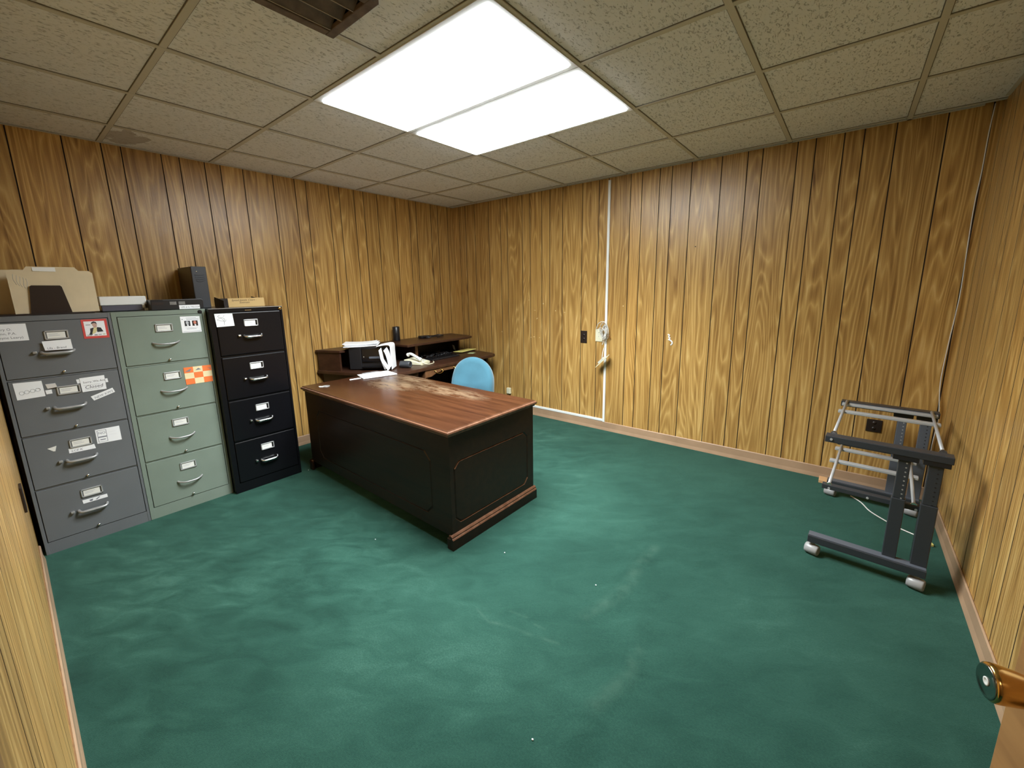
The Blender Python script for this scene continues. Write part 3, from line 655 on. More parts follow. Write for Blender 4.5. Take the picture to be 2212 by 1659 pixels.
bm = bm_(); UF = .53
prism(bm, [(-3.083, ZT + .002), (-2.810, ZT + .002), (-2.808, 1.385), (-2.816, 1.395), (-3.080, 1.393)], .36, UF, 'x', 0, .004)
box(bm, (UF, -3.078, 1.388), (UF + .003, -3.02, 1.392), 0); mk('housing', bm, 'plastic', root=r)
bm = bm_(); box(bm, (UF, -3.074, 1.362), (UF + .0015, -3.018, 1.378)); mk('display_window', bm, 'rack', root=r); 
for a in (-2.986, -2.941):
    bm = bm_()
    for k in range(9): box(bm, (UF - .001, a + k * .0038, 1.360), (UF + .002, a + k * .0038 + .002, 1.380))
    mk('speaker_grille', bm, 'steel', root=r)
bm = bm_(); box(bm, (UF + .0005, -2.942, 1.330), (UF + .002, -2.832, 1.356), 0, .0008); lettering(bm, 'UPS # 4, TELCOM', .0135, (UF + .0023, -2.934, 1.338), YR, ZU, 1); mk('label_sticker', bm, ['paper', 'greyink'], root=r)
r = thing('computer_tower', (.19, -2.76, ZT), 'small black computer tower standing upright behind the console', 'computer')
bm = bm_(); box(bm, (.028, -2.806, ZT), (.345, -2.718, 1.613), 0, .004); mk('case', bm, 'plastic', root=r)
bm = bm_(); box(bm, (.345, -2.806, ZT), (.357, -2.718, 1.613), 0, .004)
for k in range(4): tube(bm, smooth_pts([(.3575, -2.79 + k * .002, 1.555 - k * .013), (.3578, -2.765, 1.553 - k * .015), (.3575, -2.735, 1.556 - k * .013)], 4), .0016, 5)
mk('front_bezel', bm, 'plastic2', root=r)
bm = bm_(); lathe(bm, [(.005, 0), (.004, .002), (0, .003)], (.357, -2.776, 1.578), (1, 0, 0), 12); mk('power_button', bm, 'chrome', root=r)
r = thing('letter_tray', (.32, -2.53, ZT), 'black desktop letter holder on the black cabinet behind an envelope', 'letter tray')
bm = bm_(); box(bm, (.22, -2.66, ZT), (.425, -2.41, ZT + .005)); mk('base', bm, 'rack', root=r)
for yy in (-2.66, -2.413):
    bm = bm_(); prism(bm, [(.22, ZT + .005), (.425, ZT + .005), (.425, 1.375), (.35, 1.385), (.23, 1.40)], yy, yy + .003, 'y'); mk('side_panel', bm, 'rack', root=r)
bm = bm_(); box(bm, (.22, -2.66, ZT + .005), (.223, -2.41, 1.388)); mk('back_panel', bm, 'rack', root=r)
bm = bm_(); prism(bm, [(-2.636, ZT + .001), (-2.398, ZT + .001), (-2.398, 1.386), (-2.403, 1.391), (-2.636, 1.390)], .432, .4345, 'x')
lettering(bm, 'Speed Jewels Court -', .019, (.4349, -2.615, 1.370), YR, ZU, 1, 'LEFT', .35); lettering(bm, 'Estimate', .019, (.4349, -2.565, 1.353), YR, ZU, 1, 'LEFT', .35)
solo('manila_envelope', bm, ['manila2', 'rack'], 'yellow manila envelope with handwriting leaning on the black letter holder', 'envelope')

# ---------------------------------------------------------------- main desk
DR = -.0175; dk = thing('executive_desk', (1.485, -1.905, 0), 'large dark mahogany office desk with a worn reddish top', 'desk', rz=DR)
hl, hw_ = .872, .392                      # half length and width of the top; local frame: x along the desk
# local helper: build in the desk's own frame
def mkl(name, bm, mats, parent=None): return mk(name, bm, mats, parent if parent is not None else dk)
bm = bm_(); z1 = .697
prof = [(-.022, z1 - .040), (-.012, z1 - .037), (-.010, z1 - .028), (-.003, z1 - .025), (0, z1 - .017), (-.002, z1 - .009), (-.009, z1 - .006), (-.012, z1)]
rings = []
for d, z in prof: rings.append([bm.verts.new((sx * (hl + d), sy * (hw_ + d), z)) for sx, sy in ((-1, -1), (1, -1), (1, 1), (-1, 1))])
for k, (A, B) in enumerate(zip(rings, rings[1:])):
    for j in range(4): bm.faces.new((A[j], A[(j + 1) % 4], B[(j + 1) % 4], B[j])).material_index = 1 if k < 7 else 0
bm.faces.new(rings[-1]); bm.faces.new(rings[0][::-1])
top = mkl('desk_top', bm, ['top', 'edge'])
bx, by = hl - .020, hw_ - .022
# front panel (towards the cabinets' side, -y) and end panels with routed octagon grooves
def oct_(a0, a1, b0, b1, ch, chb=None):
    return [(a0 + ch, b1), (a1 - ch, b1), (a1, b1 - ch), (a1, b0 + ch), (a1 - ch, b0), (a0 + ch, b0), (a0, b0 + ch), (a0, b1 - ch)]
def routed(to3, a0, a1, b0, b1, o, edge_mi=None):
    """slab face with a routed groove following polygon o"""
    bm = bm_(); n = len(o); ca = sum(p[0] for p in o) / n; cb_ = sum(p[1] for p in o) / n; w = .007
    def off(s): return [(ca + (p[0] - ca) * (1 + s / abs(a1 - a0) * 2), cb_ + (p[1] - cb_) * (1 + s / abs(b1 - b0) * 2)) for p in o]
    outer, mid_, inner = o, off(-w), off(-2 * w)
    R0 = [bm.verts.new(to3(*p, 0)) for p in outer]; R1 = [bm.verts.new(to3(*p, .005)) for p in mid_]; R2 = [bm.verts.new(to3(*p, .0005)) for p in inner]
    for A, B in ((R0, R1), (R1, R2)):
        for j in range(n):
            f = bm.faces.new((A[j], A[(j + 1) % n], B[(j + 1) % n], B[j]))
            if edge_mi is not None and ((A is R1 and j in (0, 7)) or (A is R0 and j in (3, 4))): f.material_index = 1  # gloss highlight painted on these groove strips with the paler edge wood
    bm.faces.new(R2)
    cs = [bm.verts.new(to3(*p, 0)) for p in ((a0, b1), (a1, b1), (a1, b0), (a0, b0))]
    grp = [(0, 0, 1), (1, 1, 2), (2, 2, 3), (3, 3, 4)]
    q = [(cs[0], cs[1], R0[1], R0[0]), (cs[1], R0[2], R0[1]), (cs[1], cs[2], R0[3], R0[2]), (cs[2], R0[4], R0[3]), (cs[2], cs[3], R0[5], R0[4]), (cs[3], R0[6], R0[5]), (cs[3], cs[0], R0[7], R0[6]), (cs[0], R0[0], R0[7])]
    for f in q: bm.faces.new(f)
    back = [bm.verts.new(to3(*p, .018)) for p in ((a0, b1), (a1, b1), (a1, b0), (a0, b0))]
    for i in range(4): bm.faces.new((cs[i], cs[(i + 1) % 4], back[(i + 1) % 4], back[i]))
    bm.faces.new(back[::-1]); return bm
zt_, zb_ = z1 - .038, .012
mkl('front_panel', routed(lambda a, b, d: (a, -by + d, b), -bx, bx, zb_ + .06, zt_, oct_(-.69, .69, .145, .535, .05)), 'desk')
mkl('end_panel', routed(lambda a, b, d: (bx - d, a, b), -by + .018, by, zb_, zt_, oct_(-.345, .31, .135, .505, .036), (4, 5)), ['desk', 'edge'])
mkl('end_panel', routed(lambda a, b, d: (-bx + d, a, b), -by + .018, by, zb_, zt_, oct_(-.33, .33, .135, .505, .036)), 'desk')
# base mouldings at the two ends
for s in (1, -1):
    bm = bm_(); x0 = s * bx
    pr = [(0, 0), (.020, 0), (.020, .062), (.016, .068), (.012, .070), (.012, .078), (.006, .084), (0, .088)]
    pr2 = [(x0 + s * d, z) for d, z in pr]
    lo, hi = -by - .018, by + .012
    prism(bm, pr2, lo, hi, 'y', 0)
    for f in bm.faces:
        c = f.calc_center_median()
        if c.z > .064: f.material_index = 1
    box(bm, (x0 - s * .03, -by - .018, 0), (x0, -by - .0005, .065), 0, .003); box(bm, (x0 - s * .022, -by - .012, .066), (x0, -by - .0005, .080), 1, .003)
    mkl('base_moulding', bm, ['desk', 'edge'])
# pedestals with drawers facing the far side, top grommet
for s in (-1, 1):
    bm = bm_(); box(bm, (s * (bx - .018), -by + .05, .03), (s * (bx - .44), by - .012, zt_)); ped = mkl('pedestal', bm, 'desk')
    for za, zb in ((.05, .33), (.34, .50), (.51, .645)):
        bm = bm_(); box(bm, (s * (bx - .03), by - .012, za), (s * (bx - .43), by + .004, zb), 0, .003); dd = mkl('drawer', bm, 'desk', ped)
bm = bm_(); box(bm, (-.39, by - .12, .56), (.39, by + .002, .645), 0, .003); mkl('centre_drawer', bm, 'desk')
bm = bm_(); lathe(bm, [(.030, 0), (.030, .003), (.022, .0035), (.021, .001), (0, .001)], (-.70, -.27, z1 + .0003), (0, 0, 1), 24, 0); mkl('cable_grommet', bm, 'steel')
bm = bm_(); prism(bm, [(-.735, -.31), (-.71, -.315), (-.685, -.295), (-.70, -.285), (-.73, -.295)], z1 + .0003, z1 + .0035, 'z'); mkl('grommet_cap', bm, 'card')
# papers on the desk top
def sheet_stack(name, pts, z, n, label, cat, mats, jit=.012, th=.0016, group=None, draw=None):
    bm = bm_(); rr = random.Random(label); cx = sum(p[0] for p in pts) / 4; cy = sum(p[1] for p in pts) / 4
    for k in range(n):
        dx, dy, a = rr.uniform(-jit, jit), rr.uniform(-jit, jit), rr.uniform(-jit, jit) * 3
        q = [(cx + (x - cx) * math.cos(a) - (y - cy) * math.sin(a) + dx, cy + (x - cx) * math.sin(a) + (y - cy) * math.cos(a) + dy) for x, y in pts]
        prism(bm, q, z + k * th, z + (k + .8) * th, 'z', 0)
    if draw: draw(bm, z + n * th)
    return solo(name, bm, mats, label, cat, group)
zd = z1 + .0006
def lines(bm, z):
    for k in range(7):
        t = k / 7; p = Vector((.60 + .19 * t * .9, -1.70 + .0 * t, z)); face(bm, [(.60 + .03 * k, -1.74 - .003 * k, z), (.612 + .03 * k, -1.745 - .003 * k, z), (.63 + .03 * k, -1.60 - .004 * k, z), (.618 + .03 * k, -1.595 - .004 * k, z)], 1)
sheet_stack('paper_stack', [(.625, -1.795), (.80, -1.845), (.862, -1.56), (.68, -1.53)], zd, 6, 'stack of white forms on the far left end of the large desk', 'papers', ['paper', 'pencil'], .008, .0018, draw=lines)
sheet_stack('white_envelope', [(.70, -1.915), (.735, -1.935), (.755, -1.80), (.72, -1.79)], zd, 1, 'long white strip of paper sticking out from under the stack of forms', 'paper strip', ['paper'], .0)
# ---------------------------------------------------------------- credenza with hutch
cr = thing('credenza', (.42, -.98, 0), 'dark wood credenza desk with a low hutch against the left wall', 'credenza')
bm = bm_(); ZC = .690
prism(bm, [(.02, -1.86), (.56, -1.69), (.56, -1.495), (.80, -1.495), (.80, -.235), (.775, -.155), (.70, -.115), (.02, -.02)], ZC - .032, ZC, 'z', 0, .006); mk('desk_top', bm, 'cred', root=cr)
bm = bm_(); prism(bm, [(.05, -1.82), (.54, -1.67), (.54, -1.48), (.74, -1.48), (.74, -1.23), (.05, -1.23)], .02, ZC - .033, 'z'); pd = mk('pedestal', bm, 'desk', root=cr)
for za, zb in ((.05, .34), (.35, .50), (.51, .635)):
    bm = bm_(); box(bm, (.74, -1.47, za), (.757, -1.25, zb), 0, .003); mk('drawer', bm, 'cred', pd, cr)
bm = bm_(); box(bm, (.05, -.24, .02), (.72, -.21, ZC - .033)); mk('end_panel', bm, 'desk', root=cr)
bm = bm_(); box(bm, (.03, -1.22, .10), (.05, -.24, ZC - .033)); mk('back_panel', bm, 'desk', root=cr)
# centre drawer: arched lower edge, two bail pulls
bm = bm_(); pr = [(-1.188, .585), (-1.188, .657), (-.52, .657), (-.52, .585), (-.60, .588), (-.66, .616), (-.72, .622), (-.98, .622), (-1.05, .612), (-1.11, .588)]
prism(bm, pr, .40, .79, 'x', 0, .004); dw = mk('centre_drawer', bm, 'drawer', root=cr)
for yc in (-1.025, -.77):
    bm = bm_()
    for s in (-1, 1): lathe(bm, [(.011, 0), (.010, .003), (.005, .006), (.007, .014), (0, .017)], (.79, yc + s * .043, .640), (1, 0, 0), 14)
    tube(bm, smooth_pts([(.803, yc - .043, .640), (.812, yc - .040, .622), (.814, yc, .612), (.812, yc + .040, .622), (.803, yc + .043, .640)], 5), .0028, 8)
    mk('bail_pull', bm, 'brass', dw, cr)
ZH = .885
bm = bm_(); prism(bm, [(.02, -1.86), (.27, -1.755), (.265, -1.70), (.105, -1.50), (.105, -1.20), (.50, -1.16), (.50, -.30), (.47, -.215), (.40, -.185), (.02, -.13)], ZH - .024, ZH, 'z', 0, .005); mk('hutch_top', bm, 'cred', root=cr)
bm = bm_(); prism(bm, [(.03, -1.845), (.255, -1.750), (.25, -1.732), (.03, -1.825)], ZC + .001, ZH - .024, 'z'); mk('hutch_side', bm, 'cred', root=cr)
bm = bm_(); prism(bm, [(.03, -.225), (.27, -.245), (.27, -.227), (.03, -.207)], ZC + .001, ZH - .024, 'z'); mk('hutch_side', bm, 'cred', root=cr)
bm = bm_(); box(bm, (.03, -.99, ZC + .001), (.40, -.965, ZH - .024), 0); box(bm, (.401, -.995, ZC + .001), (.405, -.960, ZH - .024), 1); mk('hutch_divider', bm, ['cred', 'edge'], root=cr)
bm = bm_(); box(bm, (.025, -1.83, ZC + .001), (.034, -.21, ZH - .024)); mk('hutch_back', bm, 'desk', root=cr)
# printer, turned towards the room
pt = math.atan2(.248, .288); pr_ = thing('printer', (.293, -1.681, ZC + .0005), 'black desktop printer at the left end of the credenza', 'printer', rz=pt)
# local: x along its front (0 .. .38), y into its depth
bm = bm_(); box(bm, (0, .012, .006), (.375, .262, .218), 0, .006); mk('housing', bm, 'plastic', pr_)
bm = bm_(); box(bm, (.12, -.002, .075), (.372, .014, .205), 0, .006); mk('front_door', bm, 'gloss', pr_)
bm = bm_(); box(bm, (0.004, 0, .008), (.118, .012, .215), 0, .004); mk('side_bezel', bm, 'plastic', pr_)
bm = bm_(); box(bm, (.13, -.05, .028), (.365, .014, .040), 0, .003); mk('paper_tray', bm, 'gloss', pr_)
bm = bm_(); box(bm, (.19, -.012, .108), (.32, 0, .128), 0, .004, M=Matrix.Translation((0, 0, 0))); mk('control_panel', bm, 'stand2', pr_)
for q in (.14, .345):
    bm = bm_(); lathe(bm, [(.004, 0), (.003, .002), (0, .003)], (q, -.002, .095 if q > .2 else .125), (0, -1, 0), 10); mk('indicator', bm, 'chrome', pr_)
for xx in (.02, .355):
    for yy in (.03, .24):
        bm = bm_(); cyl(bm, (xx, yy, 0), (xx, yy, .008), .010, 10); mk('foot', bm, 'plastic', pr_)
MP = pr_.matrix_basis.copy()
def on_printer(bm): bmesh.ops.transform(bm, matrix=MP, verts=bm.verts[:])
bm = bm_(); rr = random.Random(3)
for k in range(9):
    a = rr.uniform(-.12, .12); M4 = Matrix.Translation((.085 + rr.uniform(-.015, .015), .13 + rr.uniform(-.02, .02), .2185 + .0026 * k)) @ Matrix.Rotation(a + .25, 4, 'Z')
    n = 6
    for i in range(n):
        x0, x1 = -.15 + .30 * i / n, -.15 + .30 * (i + 1) / n; z0, z1b = .010 * (x0 / .15) ** 2 * (k / 8) * (1 if x0 > 0 else .6), .010 * (x1 / .15) ** 2 * (k / 8) * (1 if x1 > 0 else .6)
        v = [M4 @ Vector(p) for p in ((x0, -.115, z0), (x1, -.115, z1b), (x1, .115, z1b), (x0, .115, z0))]; w_ = [q + Vector((0, 0, .002)) for q in v]
        face(bm, w_); face(bm, v[::-1]); face(bm, [v[0], v[1], w_[1], w_[0]]); face(bm, [v[2], v[3], w_[3], w_[2]])
        if i == 0: face(bm, [v[3], v[0], w_[0], w_[3]])
        if i == n - 1: face(bm, [v[1], v[2], w_[2], w_[1]])
on_printer(bm); solo('paper_pile', bm, ['paper'], 'untidy pile of white papers lying on top of the printer', 'papers')
# sheaf bent over the right end of the printer, hanging down to the desk top
sh = thing('paper_sheaf', MP @ Vector((.40, .05, 0)), 'white paper sheaf bent over the right end of the printer', 'papers')
def drape(pts, d0, d1, th, flare=0):
    bm = bm_(); P_ = smooth_pts(pts, 6); A = []
    for i, p in enumerate(P_):
        t = i / (len(P_) - 1); A.append([bm.verts.new(Vector((p.x, d0 - flare * t, p.z))), bm.verts.new(Vector((p.x + .002, d1, p.z))), bm.verts.new(Vector((p.x + th, d1, p.z + th))), bm.verts.new(Vector((p.x + th, d0 - flare * t, p.z + th)))])
    for X, Y in zip(A, A[1:]):
        for j in range(4): bm.faces.new((X[j], X[(j + 1) % 4], Y[(j + 1) % 4], Y[j]))
    bm.faces.new(A[0]); bm.faces.new(A[-1][::-1]); on_printer(bm); return bm
mk('bent_pages', drape([(.272, 0, .222), (.32, 0, .232), (.37, 0, .238), (.398, 0, .225), (.400, 0, .16), (.402, 0, .08), (.404, 0, .004)], -.035, .105, .010), 'paper', root=sh)
mk('loose_page', drape([(.345, 0, .190), (.362, 0, .15), (.375, 0, .09), (.385, 0, .02)], -.060, -.045, .030), 'paper', root=sh)
mk('loose_page', drape([(.305, 0, .195), (.312, 0, .15), (.325, 0, .08), (.350, 0, .012)], -.075, -.068, .024), 'paper', root=sh)
mk('loose_page', drape([(.318, 0, .120), (.335, 0, .08), (.365, 0, .03), (.380, 0, .004)], -.088, -.082, .022), 'paper', root=sh)
# phone
ph = thing('desk_phone', (.535, -1.09, ZC + .0005), 'white corded desk phone on the credenza right of the printer', 'phone', rz=.35)
bm = bm_(); prism(bm, [(-.09, 0), (.11, 0), (.11, .022), (-.06, .055), (-.09, .050)], -.085, .085, 'y', 0, .006)
mk('phone_base', bm, 'ivory', ph)
bm = bm_()
for i in range(4):
    for j in range(3): box(bm, (-.005 + i * .024, -.01 + j * .024, .030 - i * .004), (.012 + i * .024, .008 + j * .024, .048 - i * .0042), 0, .002)
mk('keypad', bm, 'glass', ph)
bm = bm_(); tube(bm, smooth_pts([(-.06, -.055, .095), (-.02, -.06, .108), (.05, -.06, .075), (.09, -.055, .050)], 6), [.020] * 3 + [.014] * 12 + [.019] * 4, 12); mk('handset', bm, 'white', ph)
bm = bm_(); tube(bm, smooth_pts([(.10, -.06, .03), (.15, -.03, .006), (.165, .06, .006), (.13, .11, .012)], 6), .004, 7); mk('cord', bm, 'ivory', ph)
# black cylinder lying in front of the phone
bm = bm_(); cdir = Vector((.55, .25, 0)).normalized(); c0 = Vector((.585, -1.315, ZC + .0345))
lathe(bm, [(.030, 0), (.034, .006), (.034, .10), (.030, .106), (.020, .106), (.016, .098), (0, .097)], c0, cdir, 24)
cc = thing('black_canister', (.62, -1.29, ZC), 'short black cylinder lying on its side beside the phone', 'canister')
mk('barrel', bm, 'plastic2', root=cc)
bm = bm_(); lathe(bm, [(.012, .098), (.012, .101), (0, .102)], c0, cdir, 16); mk('lens', bm, 'gloss', root=cc)
# black plastic and cables heap in the cubby, pads and cards
bm = bm_(); rr = random.Random(5)
for k in range(12):
    p0 = Vector((rr.uniform(.18, .38), rr.uniform(-.90, -.48), ZC + .008)); pts = [p0]
    for q in range(7): 
        p0 = p0 + Vector((rr.uniform(-.05, .05), rr.uniform(-.10, .10), 0)); p0.x = max(.12, min(.395, p0.x)); p0.y = max(-.92, min(-.44, p0.y)); pts.append(Vector((p0.x, p0.y, ZC + .008 + rr.uniform(0, .025))))
    tube(bm, smooth_pts(pts, 5), .0055, 7)
solo('cable_heap', bm, 'plastic', 'tangle of black cables lying in the right bay of the hutch', 'cables')
kb = thing('keyboard', (.485, -.70, ZC + .0005), 'black keyboard lying in front of the cable tangle on the credenza', 'keyboard', rz=.05)
bm = bm_(); box(bm, (-.065, -.20, 0), (.07, .20, .018), 0, .004); mk('keyboard_case', bm, 'plastic', kb)
bm = bm_()
for i in range(5):
    for j in range(15): box(bm, (-.052 + i * .022, -.185 + j * .0245, .017), (-.034 + i * .022, -.164 + j * .0245, .023), 0, .0015)
mk('keys', bm, 'gloss', kb)
bm = bm_(); prism(bm, [(.335, -.395), (.44, -.355), (.40, -.075), (.295, -.13)], ZC + .012, ZC + .020, 'z', 0, .0015); prism(bm, [(.34, -.33), (.43, -.31), (.405, -.11), (.31, -.15)], ZC + .0005, ZC + .012, 'z', 1)
pad = solo('notepad', bm, ['yellow', 'rack'], 'yellow notepad at the right end of the credenza', 'notepad')
bm = bm_(); prism(bm, [(.50, -.325), (.565, -.30), (.545, -.235), (.475, -.255)], ZC + .0005, ZC + .003, 'z'); solo('sticky_note', bm, ['noteg'], 'pale green note beside the yellow notepad', 'note')
bm = bm_(); M4 = Matrix.Translation((.255, -.31, ZC + .052)) @ Matrix.Rotation(-.5, 4, 'Z') @ Matrix.Rotation(.25, 4, 'X'); box(bm, (-.045, -.001, -.03), (.045, .001, .03), 0, M=M4)
for v in bm.verts: v.co.z += 0
solo('white_card', bm, ['paper'], 'white card leaning at the right side of the hutch', 'card')
# on top of the hutch
bm = bm_(); lathe(bm, [(.036, 0), (.038, .003), (.038, .150), (.035, .153), (.032, .150), (.031, .06), (0, .058)], (.085, -.99, ZH + .0005), (0, 0, 1), 24); solo('black_cup', bm, 'plastic', 'tall black cup standing on the hutch top against the wall', 'cup')
ad = thing('power_adapter', (.15, -.62, ZH + .0005), 'black power adapter with its coiled cord on the hutch top', 'power adapter')
bm = bm_(); box(bm, (.11, -.72, ZH + .0005), (.18, -.60, ZH + .028), 0, .006); mk('adapter_brick', bm, 'plastic', root=ad)
bm = bm_(); pts = []
for k in range(30):
    t = k / 29 * 4 * math.pi; pts.append((.20 + .06 * math.cos(t), -.56 + .13 * math.sin(t), ZH + .006 + .004 * (k % 3) + k * .0004))
tube(bm, smooth_pts(pts, 3), .004, 7); mk('cord', bm, 'plastic', root=ad)

# ---------------------------------------------------------------- office chair behind the desk
ca = math.atan2(-.87, .42); ch = thing('office_chair', (1.325, -1.11, 0), 'blue fabric office chair standing between the large desk and the credenza', 'chair', rz=ca + math.pi / 2)
# local: -y is the front of the chair
def shell(outline, thick, bulge, M4):
    """rounded upholstered pad: outline of (x, z), domed front"""
    bm = bm_(); n = len(outline); cx = sum(p[0] for p in outline) / n; cz = sum(p[1] for p in outline) / n; prev = None
    for k, (s, d) in enumerate(((.0, 0), (.45, 0), (.80, .004), (.94, .012), (1.0, .026), (1.0, .040), (.95, .056), (.8, .062), (0, .064))):
        R = []
        for x, z in outline:
            px, pz = cx + (x - cx) * s, cz + (z - cz) * s; y = -thick / 2 + d * thick / .064 + (bulge(px, pz) if d < .02 else 0); R.append(bm.verts.new(M4 @ Vector((px, y, pz))))
        if prev:
            for j in range(n):
                try: f = bm.faces.new((prev[j], prev[(j + 1) % n], R[(j + 1) % n], R[j])); f.smooth = True
                except ValueError: pass
        prev = R
    bmesh.ops.remove_doubles(bm, verts=bm.verts[:], dist=1e-5); return bm
def superell(w, h, cz, top, n=40):
    o = []
    for k in range(n):
        t = 2 * math.pi * k / n; c, s = math.cos(t), math.sin(t); e = top if s > 0 else .55
        o.append((w * math.copysign(abs(c) ** e, c), cz + h * math.copysign(abs(s) ** (.9 if s > 0 else .6), s)))
    return o
bm = shell(superell(.200, .235, .588, 1.0), .075, lambda x, z: .030 * (x / .225) ** 2 * -1 - .018 * math.exp(-((z - .56) / .06) ** 2) + .012 * math.exp(-((x / .11) ** 2 + ((z - .73) / .08) ** 2)), Matrix.Translation((0, .02, 0)) @ Matrix.Rotation(-.08, 4, 'X'))
mk('backrest', bm, 'blue', ch)
sx_ = superell(.24, .225, 0, .6)
bm = shell(sx_, .085, lambda x, z: 0, Matrix.Translation((0, -.27, .455)) @ Matrix.Rotation(-math.pi / 2, 4, 'X')); mk('seat', bm, 'blue', ch)
bm = bm_(); tube(bm, smooth_pts([(0, -.20, .40), (0, .02, .40), (0, .085, .45), (0, .075, .60)], 5), .018, 8); mk('back_support', bm, 'plastic', ch)
bm = bm_(); cyl(bm, (0, -.26, .10), (0, -.26, .41), .025); box(bm, (-.09, -.36, .385), (.09, -.17, .41), 0, .004); mk('gas_column', bm, 'plastic', ch)
for k in range(5):
    t = 2 * math.pi * k / 5; dx, dy = math.cos(t), math.sin(t); bm = bm_(); tube(bm, [(0, -.26, .12), (dx * .26, -.26 + dy * .26, .075)], [.026, .016], 10); lg = mk('base_leg', bm, 'plastic', ch)
    bm = bm_(); px, py = dx * .26, -.26 + dy * .26; cyl(bm, (px - dy * .022, py + dx * .022, .027), (px + dy * .022, py - dx * .022, .027), .026, 16); mk('caster', bm, 'plastic', lg)

# ---------------------------------------------------------------- metal stand in the right corner
st = thing('rolling_stand', (3.886, -1.131, 0), 'dark metal rolling stand with two legs and silver rails in the right corner', 'stand', rz=math.radians(-3.4))
ST = st
def part(name, bm, m, parent=None): return mk(name, bm, m, parent if parent else ST)
LU = .462
for v, nm in ((0.03, 'near'), (.872, 'far')):
    bm = bm_(); box(bm, (-.012, v - .055, .072), (LU - .02, v + .005, .110), 0, .003); ft = part('foot_bar', bm, 'stand')
    bm = bm_(); box(bm, (-.010, v - .048, .1102), (LU - .022, v - .002, .113)); part('bar_cap', bm, 'stand2', ft)
    for u in (.012, .415):
        bm = bm_()
        cyl(bm, (u, v - .030, .052), (u, v - .030, .074), .010, 10)
        lathe(bm, [(.024, -.030), (.028, -.024), (.029, 0), (.028, .024), (.024, .030)], (u, v - .035, .029), (1, -.25, 0), 22); part('caster', bm, 'caster', ft)
    mt = 'stand' if v < .5 else 'stand2'
    for u0, u1, d in ((.283, .334, .038), (.384, .442, .050)):
        bm = bm_(); zt2 = .632
        box(bm, (u0, v - .025, .109), (u1, v - .025 + d, .42), 0, .003); box(bm, (u0 + .004, v - .021, .42), (u1 - .004, v - .025 + d - .004, zt2), 0, .003)
        po = part('post', bm, mt)
        bm = bm_()
        for q in range(9): cyl(bm, ((u0 + u1) / 2 + .008, v - .0215, .60 - q * .022), ((u0 + u1) / 2 + .008, v - .0202, .60 - q * .022), .0035, 8)
        part('perforations', bm, 'steel' if u0 < .3 else 'plastic', po)
    bm = bm_(); box(bm, (.004, v - .030, .634), (LU + .002, v + .032, .667), 0, .003)
    tb = part('top_bar', bm, 'stand')
    bm = bm_(); cyl(bm, (.03, v - .0305, .652), (.03, v - .034, .652), .006, 10); part('screw', bm, 'frames', tb)
    for u in (.31, .413):
        bm = bm_(); box(bm, (u - .045, v - .028, .612), (u + .045, v + .03, .6345), 0, .002); part('bracket', bm, 'plastic', tb)
    bm = bm_(); box(bm, (.014, v + .012, .364), (.445, v + .050 if v < .5 else v - .02, .388 if v < .5 else .378), 0, .002); lr = part('lower_rail', bm, 'stand')
    bm = bm_()
    for u, z in ((.045, .372), (.20, .371), (.375, .372), (.405, .380), (.410, .370)): cyl(bm, (u, v + .0118, z), (u, v + .0085, z), .0055, 10)
    part('rail_screws', bm, 'frames', lr)
for u, z, v0, v1 in ((.034, .668, .055, .86), (.428, .668, .055, .86), (.042, .385, .05, .84), (.366, .385, .05, .84)):
    bm = bm_(); cyl(bm, (u, v0, z), (u, v1, z), .0075, 12); rd = part('silver_rod', bm, 'alum')
    bm = bm_(); lathe(bm, [(.014, 0), (.014, .006), (.009, .010)], (u, v0 + .0, z), (0, 1, 0), 14); part('rod_collar', bm, 'chrome', rd)
for v, z, ua, ub in ((.585, .664, .010, .452), (.828, .655, .012, .455), (.47, .381, .008, .395), (.735, .376, .012, .395)):
    bm = bm_(); box(bm, (ua, v - .019, z - .010), (ub, v + .019, z + .006), 0, .003); part('silver_slat', bm, 'alum')
bm = bm_(); box(bm, (.335, .06, .40), (.338, .062, .58)); bm.free()

# ---------------------------------------------------------------- on and along the walls
bm = bm_(); box(bm, (2.083, -.012, .085), (2.107, -.0005, H - .02), 0, .002)
solo('cable_raceway', bm, 'white', 'upright white cable channel on the back wall from ceiling to baseboard', 'cable channel')
bm = bm_(); box(bm, (.95, -.012, .0895), (2.082, -.0005, .114), 0, .002)
solo('cable_raceway', bm, 'white', 'horizontal white cable channel running just above the back baseboard', 'cable channel')
def wall_plate(name, x0, x1, z0, z1, m, label, cat, holes=True, sock='rack'):
    r = thing(name, ((x0 + x1) / 2, -.003, z0), label, cat); bm = bm_(); box(bm, (x0, -.0065, z0), (x1, -.0003, z1), 0, .002); mk('cover_plate', bm, m, root=r)
    xc, zc = (x0 + x1) / 2, (z0 + z1) / 2
    for dz in ((-.02, .02) if holes else (-.012, .028)):
        bm = bm_(); lathe(bm, [(.012, 0), (.012, .0004), (0, .0005)] if holes else [(.004, 0), (.003, .002), (0, .002)], (xc, -.0066, zc + dz), (0, -1, 0), 16); mk('socket', bm, sock, root=r)
    return r
wall_plate('wall_outlet', 1.817, 1.887, .874, .997, 'rack', 'dark brown outlet plate left of the white cable channel', 'outlet')
wall_plate('wall_outlet', 4.095, 4.177, .412, .500, 'rack', 'dark brown outlet plate on the wall behind the rolling stand', 'outlet')
pj = wall_plate('data_plate', 1.983, 2.060, .900, 1.022, 'ivory', 'ivory data plate beside the white cable channel', 'wall plate', False, 'ink')
